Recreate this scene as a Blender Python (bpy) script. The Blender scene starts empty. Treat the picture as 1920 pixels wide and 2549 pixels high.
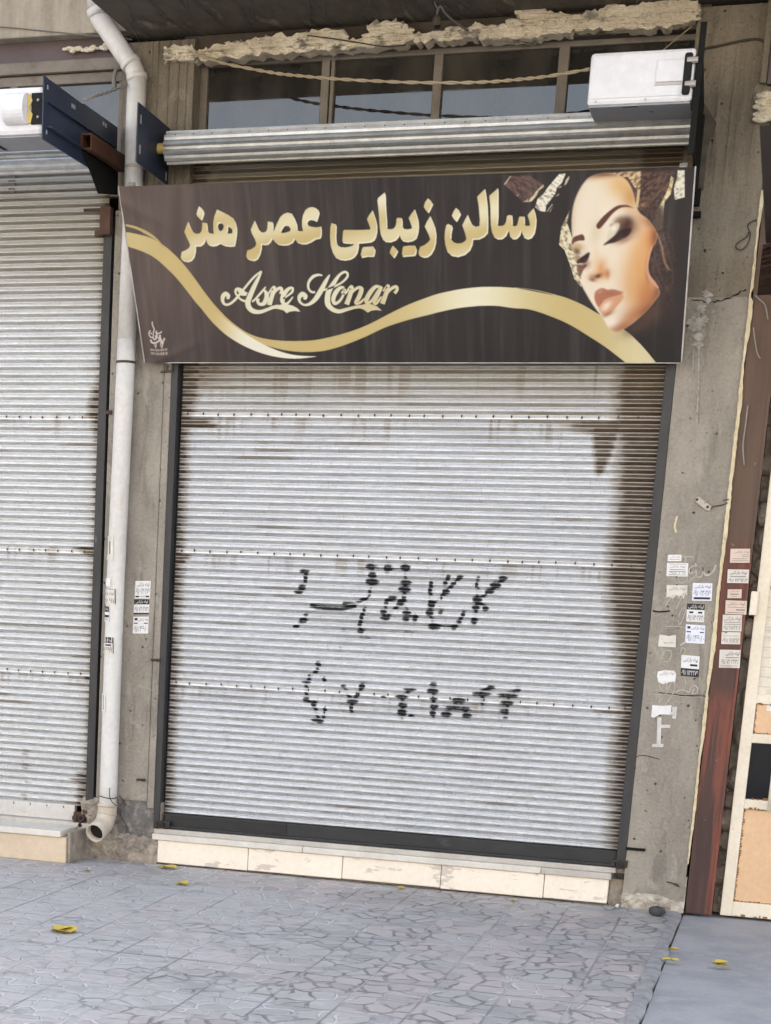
import bpy, bmesh, math, random
import numpy as np
from mathutils import Vector, Matrix, geometry
random.seed(7); RNG = np.random.default_rng(11)
scene = bpy.context.scene
COL = scene.collection

# ------------------------------------------------------------------ camera (solved from the photo: a shifted long lens)
F, PX, PY = 4478.543, 349.604, 2506.730
R = np.array([[0.940611, 0.337196, 0.039316], [0.113336, -0.202833, -0.972632], [-0.319993, 0.919325, -0.229003]])
_u, _s, _v = np.linalg.svd(R); R = _u @ _v
CAM = np.array([2.8153, -8.3, 1.3369])
def at(u, v, y=None, x=None, z=None):
    w = R.T @ np.array([(u - PX) / F, (v - PY) / F, 1.0])
    if y is not None: t = (y - CAM[1]) / w[1]
    elif z is not None: t = (z - CAM[2]) / w[2]
    else: t = (x - CAM[0]) / w[0]
    return CAM + t * w
def proj(P):
    c = (np.asarray(P) - CAM) @ R.T
    return F * c[..., 0] / c[..., 2] + PX, F * c[..., 1] / c[..., 2] + PY
cd = bpy.data.cameras.new('camera'); cam = bpy.data.objects.new('camera', cd); COL.objects.link(cam)
cd.sensor_fit = 'VERTICAL'; cd.sensor_height = 36.0; cd.lens = 36.0 * F / 2549
cd.shift_x = (960 - PX) / 2549; cd.shift_y = (PY - 1274.5) / 2549
cd.clip_start = 0.05; cd.clip_end = 2000
Mx = Matrix(((R[0][0], -R[1][0], -R[2][0], CAM[0]), (R[0][1], -R[1][1], -R[2][1], CAM[1]), (R[0][2], -R[1][2], -R[2][2], CAM[2]), (0, 0, 0, 1)))
cam.matrix_world = Mx; scene.camera = cam

# ------------------------------------------------------------------ world, light
SUN_EL = math.radians(50); SUN_ROT = math.radians(12)
w = bpy.data.worlds.new('World'); scene.world = w; w.use_nodes = True
nt = w.node_tree; bg = nt.nodes['Background']
sky = nt.nodes.new('ShaderNodeTexSky'); sky.sky_type = 'NISHITA'; sky.sun_disc = False
sky.sun_elevation = SUN_EL; sky.sun_rotation = SUN_ROT; sky.dust_density = 3.0; sky.ozone_density = 1.0; sky.air_density = 1.0
hsv = nt.nodes.new('ShaderNodeHueSaturation'); hsv.inputs['Saturation'].default_value = 0.45
nt.links.new(sky.outputs[0], hsv.inputs['Color']); nt.links.new(hsv.outputs[0], bg.inputs['Color'])
bg.inputs['Strength'].default_value = 0.12
sl = bpy.data.lights.new('sun', 'SUN'); sl.energy = 4.2; sl.angle = math.radians(0.5); sl.color = (1.0, 0.94, 0.86)
so = bpy.data.objects.new('sun', sl); COL.objects.link(so)
so.rotation_euler = (-(math.pi / 2 - SUN_EL), 0, -SUN_ROT)
vs = scene.view_settings; vs.view_transform = 'Standard'; vs.look = 'None'; vs.gamma = 1.0
vs.exposure = 2.46
scene.cycles.max_bounces = 8

# ------------------------------------------------------------------ object helpers
def thing(name, label, cat, loc=(0, 0, 0), group=None):
    o = bpy.data.objects.new(name, None); COL.objects.link(o); o.empty_display_size = .1
    o.location = loc; tag(o, label, cat, group); return o
def tag(o, label=None, cat=None, group=None, kind=None):
    if label: o['label'] = label
    if cat: o['category'] = cat
    if group: o['group'] = group
    if kind: o['kind'] = kind
    return o
def wloc(o):
    p = Vector((0, 0, 0))
    while o is not None:
        p += Vector(o.location); o = o.parent
    return p
def finish(name, me, mat, parent=None, origin=None, smooth=False, bevel=0, cols=None):
    n = len(me.vertices); co = np.empty(n * 3); me.vertices.foreach_get('co', co); co = co.reshape(-1, 3)
    if origin is None:
        lo, hi = co.min(0), co.max(0); origin = np.array([(lo[0] + hi[0]) / 2, (lo[1] + hi[1]) / 2, lo[2]])
    co -= origin; me.vertices.foreach_set('co', co.ravel()); me.update()
    o = bpy.data.objects.new(name, me); COL.objects.link(o)
    if parent is not None:
        o.parent = parent; o.location = Vector(origin) - wloc(parent)
    else: o.location = origin
    for m in (mat if isinstance(mat, (list, tuple)) else [mat]): me.materials.append(m)
    if smooth:
        me.polygons.foreach_set('use_smooth', [True] * len(me.polygons))
    if bevel:
        b = o.modifiers.new('bevel', 'BEVEL'); b.width = bevel; b.segments = 2; b.limit_method = 'ANGLE'; b.angle_limit = math.radians(40)
    return o
class MB:
    def __init__(s): s.v = []; s.f = []; s.m = []; s.cur = 0
    def add(s, vs, fs):
        k = len(s.v); s.v += [tuple(map(float, p)) for p in vs]
        for f in fs: s.f.append(tuple(i + k for i in f)); s.m.append(s.cur)
        return s
    def box(s, x0, x1, y0, y1, z0, z1):
        return s.add([(x0, y0, z0), (x1, y0, z0), (x1, y1, z0), (x0, y1, z0), (x0, y0, z1), (x1, y0, z1), (x1, y1, z1), (x0, y1, z1)],
                     [(0, 3, 2, 1), (4, 5, 6, 7), (0, 1, 5, 4), (1, 2, 6, 5), (2, 3, 7, 6), (3, 0, 4, 7)])
    def hexa(s, q, off):                                    # quad q pushed by off into a slab
        q = [np.array(p, float) for p in q]; b = [p + np.array(off) for p in q]
        return s.add(q + b, [(0, 1, 2, 3), (7, 6, 5, 4), (0, 4, 5, 1), (1, 5, 6, 2), (2, 6, 7, 3), (3, 7, 4, 0)])
    def prism(s, pts, off):                                 # planar polygon pts (3-D) pushed by off
        n = len(pts); a = [np.array(p, float) for p in pts]; b = [p + np.array(off) for p in a]
        tr = geometry.tessellate_polygon([[Vector(p) for p in a]])
        fs = [tuple(t) for t in tr] + [tuple(i + n for i in reversed(t)) for t in tr]
        fs += [(i, (i + 1) % n, (i + 1) % n + n, i + n) for i in range(n)]
        return s.add(a + b, fs)
    def poly(s, pts):
        n = len(pts); tr = geometry.tessellate_polygon([[Vector(map(float, p)) for p in pts]])
        return s.add(pts, [tuple(t) for t in tr])
    def tube(s, pts, r, n=12, caps=True, inner=None):
        pts = [np.array(p, float) for p in pts]; m = len(pts); rs = r if isinstance(r, (list, tuple)) else [r] * m
        up = None; vs = []; fs = []
        for i, p in enumerate(pts):
            t = pts[min(i + 1, m - 1)] - pts[max(i - 1, 0)]; t = t / (np.linalg.norm(t) + 1e-12)
            if up is None: up = np.array([0, 0, 1.]) if abs(t[2]) < .9 else np.array([1., 0, 0])
            a = np.cross(t, up); a /= np.linalg.norm(a); up = np.cross(a, t)
            for k in range(n):
                th = 2 * math.pi * k / n; vs.append(p + rs[i] * (math.cos(th) * a + math.sin(th) * up))
        for i in range(m - 1):
            for k in range(n):
                fs.append((i * n + k, i * n + (k + 1) % n, (i + 1) * n + (k + 1) % n, (i + 1) * n + k))
        if caps: fs += [tuple(range(n))[::-1], tuple(range((m - 1) * n, m * n))]
        return s.add(vs, fs)
    def ball(s, c, r, n=8, m=6, sq=(1, 1, 1)):
        vs = []; fs = []
        for i in range(m + 1):
            ph = math.pi * i / m
            for k in range(n):
                th = 2 * math.pi * k / n
                vs.append((c[0] + r * sq[0] * math.sin(ph) * math.cos(th), c[1] + r * sq[1] * math.sin(ph) * math.sin(th), c[2] + r * sq[2] * math.cos(ph)))
        for i in range(m):
            for k in range(n): fs.append((i * n + k, (i + 1) * n + k, (i + 1) * n + (k + 1) % n, i * n + (k + 1) % n))
        return s.add(vs, fs)
    def stroke(s, pts, wd, y, thick=.0012, soft=True):      # flat ribbon on a wall plane y (pts in x,z)
        pts = catmull(pts, 5) if soft and len(pts) > 2 else [np.array(p, float) for p in pts]
        n = len(pts); L = []; Rr = []
        for i, p in enumerate(pts):
            t = pts[min(i + 1, n - 1)] - pts[max(i - 1, 0)]; t = t / (np.linalg.norm(t) + 1e-9); q = np.array([-t[1], t[0]])
            ww = (wd(i / (n - 1)) if callable(wd) else wd) * .5
            L.append(p + q * ww); Rr.append(p - q * ww)
        for i in range(n - 1):
            s.hexa([(L[i][0], y - thick, L[i][1]), (L[i + 1][0], y - thick, L[i + 1][1]), (Rr[i + 1][0], y - thick, Rr[i + 1][1]), (Rr[i][0], y - thick, Rr[i][1])], (0, thick * .8, 0))
        return s
    def mesh(s, name):
        me = bpy.data.meshes.new(name); me.from_pydata(s.v, [], s.f); 
        if any(s.m): me.polygons.foreach_set('material_index', s.m)
        bm = bmesh.new(); bm.from_mesh(me); bmesh.ops.recalc_face_normals(bm, faces=bm.faces); bm.to_mesh(me); bm.free()
        return me
    def build(s, name, mat, parent=None, **k): return finish(name, s.mesh(name), mat, parent, **k)
def catmull(pts, n=6, closed=False):
    P = [np.array(p, float) for p in pts]; m = len(P); out = []
    for i in range(m if closed else m - 1):
        if closed: p0, p1, p2, p3 = P[i - 1], P[i], P[(i + 1) % m], P[(i + 2) % m]
        else: p0, p1, p2, p3 = P[max(i - 1, 0)], P[i], P[i + 1], P[min(i + 2, m - 1)]
        for k in range(n):
            t = k / n
            out.append(.5 * ((2 * p1) + (-p0 + p2) * t + (2 * p0 - 5 * p1 + 4 * p2 - p3) * t * t + (-p0 + 3 * p1 - 3 * p2 + p3) * t ** 3))
    if not closed: out.append(P[-1])
    return out
def vnoise(x, y, seed=0):                                   # smooth value noise on arrays
    r = np.random.default_rng(seed).random((256, 256))
    xi = np.floor(x).astype(int); yi = np.floor(y).astype(int); fx = x - xi; fy = y - yi
    fx = fx * fx * (3 - 2 * fx); fy = fy * fy * (3 - 2 * fy)
    g = lambda a, b: r[a % 256, b % 256]
    return (g(xi, yi) * (1 - fx) + g(xi + 1, yi) * fx) * (1 - fy) + (g(xi, yi + 1) * (1 - fx) + g(xi + 1, yi + 1) * fx) * fy
def fbm(x, y, seed=0, o=4):
    a = 0; s = 0
    for i in range(o): a = a + vnoise(x * 2 ** i, y * 2 ** i, seed + i) * .5 ** i; s += .5 ** i
    return a / s
def sstep(a, b, x): t = np.clip((x - a) / (b - a), 0, 1); return t * t * (3 - 2 * t)

def inpoly(px_, py_, pts):
    m = np.zeros(px_.shape, bool); n = len(pts)
    for i in range(n):
        x1, y1 = pts[i]; x2, y2 = pts[(i + 1) % n]
        if y1 == y2: continue
        c = ((y1 > py_) != (y2 > py_)); m ^= c & (px_ < (x2 - x1) * (py_ - y1) / (y2 - y1) + x1)
    return m
# ------------------------------------------------------------------ materials
def lin(c): return tuple((v / 12.92 if v <= .04045 else ((v + .055) / 1.055) ** 2.4) for v in c)
class G:                                                    # tiny node-graph helper
    def __init__(s, name):
        s.mat = bpy.data.materials.new(name); s.mat.use_nodes = True; s.nt = s.mat.node_tree; s.b = s.nt.nodes['Principled BSDF']
        s.pos = s.n('ShaderNodeNewGeometry').outputs['Position']
    def n(s, t, **kw):
        nd = s.nt.nodes.new(t)
        for k, v in kw.items(): setattr(nd, k, v)
        return nd
    def put(s, sock, v):
        if hasattr(v, 'is_linked') or isinstance(v, bpy.types.NodeSocket): s.nt.links.new(v, sock)
        elif isinstance(v, (tuple, list)) and len(v) == 3 and sock.type == 'RGBA': sock.default_value = (*v, 1)
        else: sock.default_value = v
    def math(s, op, a, b=None, clamp=False):
        nd = s.n('ShaderNodeMath', operation=op, use_clamp=clamp); s.put(nd.inputs[0], a)
        if b is not None: s.put(nd.inputs[1], b)
        return nd.outputs[0]
    def scale(s, v, sc):
        nd = s.n('ShaderNodeMapping'); s.put(nd.inputs['Vector'], v); nd.inputs['Scale'].default_value = sc; return nd.outputs[0]
    def noise(s, v, sc, det=4, rough=.55, dist=0):
        nd = s.n('ShaderNodeTexNoise'); s.put(nd.inputs['Vector'], v); nd.inputs['Scale'].default_value = sc
        nd.inputs['Detail'].default_value = det; nd.inputs['Roughness'].default_value = rough; nd.inputs['Distortion'].default_value = dist
        return nd.outputs['Fac']
    def ramp(s, f, a, b, inv=False):
        nd = s.n('ShaderNodeMapRange', interpolation_type='SMOOTHSTEP'); s.put(nd.inputs[0], f)
        nd.inputs[1].default_value = a; nd.inputs[2].default_value = b
        nd.inputs[3].default_value = 1 if inv else 0; nd.inputs[4].default_value = 0 if inv else 1
        return nd.outputs[0]
    def mix(s, f, a, b, mode='MIX'):
        nd = s.n('ShaderNodeMix', data_type='RGBA', blend_type=mode); s.put(nd.inputs['Factor'], f)
        s.put(nd.inputs['A'] if False else nd.inputs[6], a); s.put(nd.inputs[7], b); return nd.outputs[2]
    def bump(s, h, st=.3, d=.01, prev=None):
        nd = s.n('ShaderNodeBump'); nd.inputs['Strength'].default_value = st; nd.inputs['Distance'].default_value = d
        s.put(nd.inputs['Height'], h)
        if prev is not None: s.put(nd.inputs['Normal'], prev)
        return nd.outputs[0]
    def out(s, col=None, rough=None, metal=None, normal=None, spec=None):
        for k, v in (('Base Color', col), ('Roughness', rough), ('Metallic', metal), ('Normal', normal), ('Specular IOR Level', spec)):
            if v is not None: s.put(s.b.inputs[k], v)
        return s.mat
def surf(name, c1, c2, sc=3, c3=None, st=(1, 1, 1), rough=.8, metal=0, bump=.2, bsc=40, bd=.004, lo=.35, hi=.65, s3=(.55, .7), sc3=6, st3=None, pits=0, spec=.4):
    g = G(name); v = g.scale(g.pos, st)
    col = g.mix(g.ramp(g.noise(v, sc, 6), lo, hi), c1, c2)
    if c3: col = g.mix(g.ramp(g.noise(g.scale(g.pos, st3 or st), sc3, 5, .6), *s3), col, c3)
    fine = g.noise(g.pos, bsc, 4, .6); col = g.mix(.25, col, g.mix(fine, tuple(.35 * x for x in c1), tuple(min(1, 1.6 * x) for x in c1)))
    h = fine
    if pits:
        vo = g.n('ShaderNodeTexVoronoi'); g.put(vo.inputs['Vector'], g.pos); vo.inputs['Scale'].default_value = pits
        wn = g.n('ShaderNodeTexWhiteNoise'); g.put(wn.inputs['Vector'], vo.outputs['Color'])
        p = g.math('MULTIPLY', g.ramp(g.math('DIVIDE', vo.outputs['Distance'], g.math('ADD', g.math('MULTIPLY', g.ramp(wn.outputs['Value'], .55, 1.0), .9), .25)), .06, .17, True), g.ramp(wn.outputs['Value'], .5, .55))
        col = g.mix(g.math('MULTIPLY', p, .8), col, tuple(.25 * x for x in c2)); h = g.math('SUBTRACT', fine, g.math('MULTIPLY', p, 2.0))
    return g.out(col, rough, metal, g.bump(h, bump, bd), spec)

M = {}
def concrete_mat(name, c1, c2, dark, light, sx, seed):
    g = G(name); off = g.n('ShaderNodeVectorMath', operation='ADD'); g.put(off.inputs[0], g.pos); off.inputs[1].default_value = (seed, seed, seed); P_ = off.outputs[0]
    v = g.scale(P_, (sx, 1, .7)); c = g.mix(g.ramp(g.noise(v, 3.2, 7, .62), .30, .70), c1, c2)
    c = g.mix(g.math('MULTIPLY', g.ramp(g.noise(g.scale(P_, (sx * 1.6, 1, .5)), 4.0, 6, .65, .5), .53, .66), .75), c, dark)
    c = g.mix(g.math('MULTIPLY', g.ramp(g.noise(g.scale(P_, (1.2, 1, .8)), 6.5, 6, .7, .8), .57, .66), .6), c, light)
    c = g.mix(g.math('MULTIPLY', g.ramp(g.noise(P_, 26, 5, .7), .56, .70), .55), c, dark)
    fine = g.noise(P_, 75, 5, .7); c = g.mix(.38, c, g.mix(fine, tuple(.3 * x for x in c1), tuple(min(1, 1.7 * x) for x in c1)))
    pit = None
    for sc, th in ((30, .62), (75, .80)):
        vo = g.n('ShaderNodeTexVoronoi'); g.put(vo.inputs['Vector'], P_); vo.inputs['Scale'].default_value = sc
        wn = g.n('ShaderNodeTexWhiteNoise'); g.put(wn.inputs['Vector'], vo.outputs['Color'])
        p = g.math('MULTIPLY', g.ramp(g.math('DIVIDE', vo.outputs['Distance'], g.math('ADD', g.math('MULTIPLY', g.ramp(wn.outputs['Value'], th, 1.0), .9), .2)), .05, .2, True), g.ramp(wn.outputs['Value'], th - .02, th + .02))
        pit = p if pit is None else g.math('MAXIMUM', pit, p)
    c = g.mix(g.math('MULTIPLY', pit, .8), c, tuple(.3 * x for x in c2))
    h = g.math('SUBTRACT', g.math('ADD', fine, g.math('MULTIPLY', g.noise(P_, 14, 4), 1.2)), g.math('MULTIPLY', pit, 2.5))
    return g.out(c, .92, 0, g.bump(h, .9, .010), .3)
M['concrete'] = concrete_mat('pillar_concrete', (.37, .335, .28), (.20, .178, .15), (.095, .085, .072), (.46, .42, .355), 1.5, 0)
M['concrete_old'] = concrete_mat('board_marked_concrete', (.255, .22, .165), (.13, .11, .084), (.065, .056, .044), (.32, .28, .21), 3.0, 7)
M['rubble'] = surf('rough_mortar', (.36, .31, .25), (.20, .175, .15), 14, (.42, .37, .30), (1, 1, 1), .95, 0, .9, 45, .012, s3=(.55, .65), sc3=18)
M['patch'] = surf('grey_mortar_patch', (.18, .17, .158), (.10, .097, .092), 20, (.28, .25, .21), (1, 1, 1), .95, 0, .9, 60, .01, s3=(.5, .62), sc3=26)
M['scab'] = surf('old_render_scab', (.50, .45, .37), (.30, .265, .215), 22, (.58, .52, .43), (1, 1, 1), .95, 0, .9, 60, .01, s3=(.52, .6), sc3=30)
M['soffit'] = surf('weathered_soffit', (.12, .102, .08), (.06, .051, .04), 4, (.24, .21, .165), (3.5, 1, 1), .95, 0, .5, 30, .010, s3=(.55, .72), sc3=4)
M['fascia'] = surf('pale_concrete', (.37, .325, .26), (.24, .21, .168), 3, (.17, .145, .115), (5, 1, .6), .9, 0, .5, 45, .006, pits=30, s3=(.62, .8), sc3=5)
M['plaster'] = surf('broken_plaster', (.88, .78, .59), (.66, .56, .40), 8, (.17, .14, .10), (1, 1, 1.4), .95, 0, 1.0, 55, .02, s3=(.55, .66), sc3=12)
M['seam'] = surf('cream_mortar', (.70, .60, .40), (.58, .48, .31), 18, (.36, .29, .2), (1, 1, 1), .95, 0, .9, 60, .008, s3=(.6, .7), sc3=22)
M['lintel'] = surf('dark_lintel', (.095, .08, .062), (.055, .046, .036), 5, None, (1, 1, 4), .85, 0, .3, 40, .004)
M['frame'] = surf('painted_window_frame', (.19, .165, .135), (.14, .12, .10), 9, (.09, .075, .06), (1, 1, 1), .6, 0, .15, 60, .002)
M['guide'] = surf('dark_grey_steel', (.045, .045, .046), (.03, .03, .031), 5, (.15, .145, .135), (3, 1, .8), .5, .25, .15, 60, .002, s3=(.64, .76), sc3=7)
M['blue'] = surf('dark_blue_painted_steel', (.024, .034, .062), (.018, .025, .046), 7, (.07, .038, .022), (1, 1, 1), .45, 0, .12, 60, .002, s3=(.70, .76), sc3=14)
M['blacksteel'] = surf('blackened_steel', (.012, .0125, .0115), (.008, .0085, .008), 7, (.02, .025, .014), (1, 1, 1), .75, 0, .15, 60, .002, s3=(.6, .75), sc3=9, spec=.12)
M['rustysteel'] = surf('rusty_steel', (.11, .06, .042), (.06, .037, .028), 18, (.05, .04, .036), (1, 1, 1), .85, .1, .4, 80, .003)
M['oldsteel'] = surf('old_oiled_steel', (.05, .043, .036), (.03, .027, .023), 16, (.10, .06, .035), (1, 1, 1), .7, .2, .4, 70, .004, s3=(.6, .7), sc3=20)
M['rusttube'] = surf('brown_rusty_tube', (.105, .04, .016), (.06, .024, .011), 14, (.06, .03, .02), (1, 1, 1), .75, .1, .3, 80, .002)
M['pvc'] = surf('white_pvc', (.66, .64, .605), (.56, .535, .495), 5, (.45, .40, .34), (1, 1, .35), .42, 0, .04, 40, .002, s3=(.56, .80), sc3=5, st3=(5, 5, 1.2))
M['pvctan'] = surf('tan_pvc_fitting', (.52, .455, .37), (.42, .36, .29), 9, (.25, .21, .17), (1, 1, 1), .45, 0, .05, 40, .002, s3=(.62, .8), sc3=12)
M['dark'] = surf('dark_inside', (.012, .012, .013), (.008, .008, .009), 5, rough=.9, bump=0)
M['whiteplastic'] = surf('white_plastic', (.68, .685, .71), (.64, .645, .67), 4, (.50, .46, .38), (3, 3, .5), .35, 0, .02, 30, .001, s3=(.56, .80), sc3=3.5)
M['undershade'] = surf('underside_shade_grey', (.30, .30, .315), (.26, .26, .275), 5, rough=.5, bump=.03)  # grey that paints the shade under the motor housings
M['strap'] = surf('dull_zinc_strap', (.50, .45, .38), (.36, .31, .25), 30, (.2, .13, .08), rough=.6, metal=.2, bump=.1, s3=(.6, .7), sc3=40)
M['yellow'] = surf('yellow_plastic', (.62, .47, .16), (.5, .37, .12), 8, rough=.5, bump=.02)
M['blackplastic'] = surf('black_plastic', (.015, .015, .016), (.01, .01, .011), 8, rough=.5, bump=.02)
M['rollermetal'] = surf('galvanised_roll', (.52, .53, .53), (.40, .41, .40), 30, (.30, .29, .26), (.6, 1, 1), .44, .7, .15, 90, .002, s3=(.6, .75), sc3=12, st3=(.8, 1, 1))
M['stone'] = surf('cream_stone_facing', (.90, .80, .645), (.84, .74, .59), 3, (.55, .47, .38), (1, 1, 1), .6, 0, .2, 50, .004, s3=(.58, .63), sc3=6, st3=(1, 1, 2.6))
M['stonebeige'] = surf('beige_stone_facing', (.62, .51, .37), (.56, .45, .32), 6, (.38, .31, .23), (1, 1, 1), .75, 0, .2, 50, .003, s3=(.64, .74), sc3=10)
M['slab'] = surf('stone_tread', (.50, .47, .42), (.42, .39, .35), 6, (.26, .235, .2), (1, 1, 1), .6, 0, .12, 50, .003, s3=(.62, .78), sc3=7)
M['slabwhite'] = surf('white_stone_tread', (.66, .62, .55), (.58, .54, .48), 6, (.36, .33, .29), (1, 1, 1), .6, 0, .12, 50, .003, s3=(.66, .8), sc3=7)
M['bottombar'] = surf('dark_bottom_bar', (.032, .033, .035), (.022, .023, .025), 6, (.10, .10, .10), (.6, 1, 2), .5, .2, .15, 60, .002, s3=(.62, .78), sc3=8)
M['palebar'] = surf('pale_bottom_bar', (.58, .56, .53), (.50, .48, .45), 6, (.28, .22, .17), (.6, 1, 2), .55, .1, .1, 60, .002, s3=(.68, .8), sc3=8)
M['doorwhite'] = surf('rusted_white_paint', (.80, .71, .56), (.74, .65, .50), 5, (.42, .22, .07), (1, 1, 1), .5, 0, .08, 60, .002, s3=(.66, .74), sc3=11)
M['peach'] = surf('peach_painted_steel', (.72, .475, .285), (.67, .43, .25), 3, (.46, .25, .11), (1, 1, 1), .5, 0, .05, 60, .002, s3=(.72, .78), sc3=9)
M['rustedge'] = surf('rust_edge', (.26, .13, .045), (.16, .08, .03), 40, rough=.9, bump=.4)
M['whitetile'] = surf('frosted_white_pane', (.76, .69, .57), (.66, .59, .48), 10, (.5, .47, .41), (1, 1, 3), .5, 0, .1, 60, .002)
M['rock'] = surf('rubble_stone', (.27, .225, .175), (.16, .135, .11), 16, (.33, .285, .225), (1, 1, 1), .95, 0, .7, 60, .008)
M['paper'] = surf('white_sticker_paper', (.76, .75, .74), (.70, .69, .68), 16, rough=.6, bump=.03)
M['paperblue'] = surf('bluish_sticker_paper', (.74, .76, .88), (.69, .71, .83), 16, rough=.6, bump=.03)
M['paperpink'] = surf('faded_sticker_paper', (.66, .53, .44), (.58, .46, .38), 20, (.45, .33, .26), rough=.7, bump=.05)
M['papercream'] = surf('cream_sticker_paper', (.68, .64, .57), (.58, .54, .48), 20, (.40, .36, .31), rough=.7, bump=.05)
M['ink'] = surf('black_ink', (.02, .02, .022), (.03, .03, .032), 20, rough=.7, bump=0)
M['inkfaded'] = surf('faded_ink', (.13, .105, .095), (.2, .16, .14), 20, rough=.7, bump=0)
M['whitepaint'] = surf('white_paint_marks', (.62, .61, .59), (.50, .48, .46), 25, (.38, .36, .33), (1, 1, 1), .8, 0, .1, 90, .002, s3=(.55, .65), sc3=45)
M['splash'] = surf('grey_paint_splash', (.40, .385, .36), (.27, .25, .22), 30, (.2, .18, .15), rough=.9, bump=.1, s3=(.5, .6), sc3=40)
M['chalk'] = surf('chalk_marks', (.50, .46, .41), (.38, .34, .29), 50, rough=.9, bump=0)
M['wirebeige'] = surf('beige_cable', (.40, .33, .22), (.32, .26, .17), 20, rough=.6, bump=0)
M['wiredark'] = surf('dark_wire', (.045, .036, .028), (.03, .025, .02), 20, rough=.6, bump=0)
M['wiregrey'] = surf('grey_cable', (.16, .15, .135), (.11, .10, .09), 20, rough=.6, bump=0)
M['leaf'] = surf('yellow_leaf', (.68, .52, .10), (.56, .40, .06), 60, (.36, .22, .04), (1, 1, 1), .6, 0, .1, 90, .002)
M['leaftan'] = surf('tan_dry_leaf', (.46, .34, .14), (.36, .25, .1), 60, rough=.7, bump=.1)
M['darkstone'] = surf('dark_stone', (.07, .068, .07), (.035, .034, .036), 40, rough=.8, bump=.5, bd=.006)
M['pebble'] = surf('white_pebble', (.7, .69, .66), (.6, .59, .56), 40, rough=.7, bump=.1)
M['asphalt'] = surf('street_asphalt', (.16, .145, .125), (.13, .118, .10), 6, rough=.9, bump=.3, bsc=120)
M['facing'] = surf('bounce_terrace_render', (.56, .51, .44), (.48, .44, .38), .6, rough=.9, bump=.1)
M['upper'] = surf('upper_wall_render', (.40, .35, .29), (.32, .28, .23), 2, rough=.9, bump=.2)
M['maroon'] = surf('maroon_panel', (.105, .075, .08), (.08, .058, .06), 4, rough=.55, bump=.05)
M['darkpanel'] = surf('dark_brown_signboard', (.035, .028, .026), (.025, .02, .019), 4, rough=.5, bump=.05)
M['rivet'] = surf('dark_rivet', (.05, .042, .034), (.03, .026, .022), 40, rough=.7, bump=0)
M['cobweb'] = surf('dusty_string', (.30, .27, .24), (.22, .2, .17), 40, rough=.9, bump=0)
M['vinyledge'] = surf('worn_vinyl_edge', (.50, .47, .44), (.30, .28, .26), 14, rough=.6, bump=.05)
M['alu'] = surf('grey_alu_profile', (.42, .40, .37), (.34, .32, .29), 12, rough=.5, metal=.4, bump=.05)
def glass_mat():
    g = G('dark_window_glass'); d = g.noise(g.scale(g.pos, (1, 1, .4)), 5, 5)
    dust = g.ramp(d, .35, .75)
    col = g.mix(g.math('MULTIPLY', dust, .7), (.020, .019, .017), (.075, .068, .054))
    return g.out(col, g.math('MULTIPLY', dust, .07), 0, g.bump(g.noise(g.pos, 1.6, 2), .03, .02), .5)
M['glass'] = glass_mat(); M['glass'].node_tree.nodes['Principled BSDF'].inputs['IOR'].default_value = 1.7
g_ = G('dark_door_glass'); M['doorglass'] = g_.out((.012, .014, .018), .08, 0, None, .18)
def beam_mat():
    g = G('red_oxide_steel')
    sx = g.n('ShaderNodeSeparateXYZ'); g.put(sx.inputs[0], g.pos); z = sx.outputs[2]
    n1 = g.noise(g.scale(g.pos, (9, 1, .8)), 2.2, 5)
    red = g.mix(g.ramp(n1, .38, .62), (.19, .058, .036), (.105, .040, .029)); red = g.mix(g.math('MULTIPLY', g.ramp(g.noise(g.scale(g.pos, (14, 1, 2)), 3, 6, .7), .48, .62), .6), red, (.07, .032, .024))
    drip = g.noise(g.scale(g.pos, (34, 1, 1.5)), 1.0, 4, .6, .3)
    sx_ = g.math('DIVIDE', g.math('SUBTRACT', sx.outputs[0], 2.486), .111)
    wedge = g.math('SUBTRACT', g.math('MULTIPLY', g.math('SUBTRACT', 1.0, z), .75), g.math('ABSOLUTE', g.math('SUBTRACT', sx_, .42)))
    wedge = g.math('ADD', wedge, g.math('MULTIPLY', g.math('SUBTRACT', drip, .5), 1.3))
    dk_ = g.ramp(wedge, -.06, .10)
    streak = g.math('MULTIPLY', g.ramp(g.math('ADD', sx_, g.math('MULTIPLY', drip, .22)), .80, .88), g.ramp(z, 1.0, .6))
    dk_ = g.math('MULTIPLY', dk_, g.math('SUBTRACT', 1.0, g.math('MULTIPLY', streak, .92)))
    band = g.math('MULTIPLY', g.ramp(g.math('ABSOLUTE', g.math('SUBTRACT', z, 1.07)), .17, .05), g.ramp(drip, .36, .52))
    dk_ = g.math('MAXIMUM', dk_, g.math('MULTIPLY', band, .85))
    c = g.mix(dk_, red, g.mix(g.ramp(n1, .35, .65), (.05, .026, .022), (.075, .04, .032)))
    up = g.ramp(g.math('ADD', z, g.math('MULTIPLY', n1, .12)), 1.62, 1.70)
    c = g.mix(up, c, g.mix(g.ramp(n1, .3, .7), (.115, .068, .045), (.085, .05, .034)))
    wr = g.ramp(g.noise(g.pos, 24, 5), .66, .72); c = g.mix(g.math('MULTIPLY', wr, .5), c, (.3, .2, .14))
    return g.out(c, .6, 0, g.bump(g.noise(g.pos, 50, 4), .15, .003), .4)
M['beam'] = beam_mat()
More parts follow.
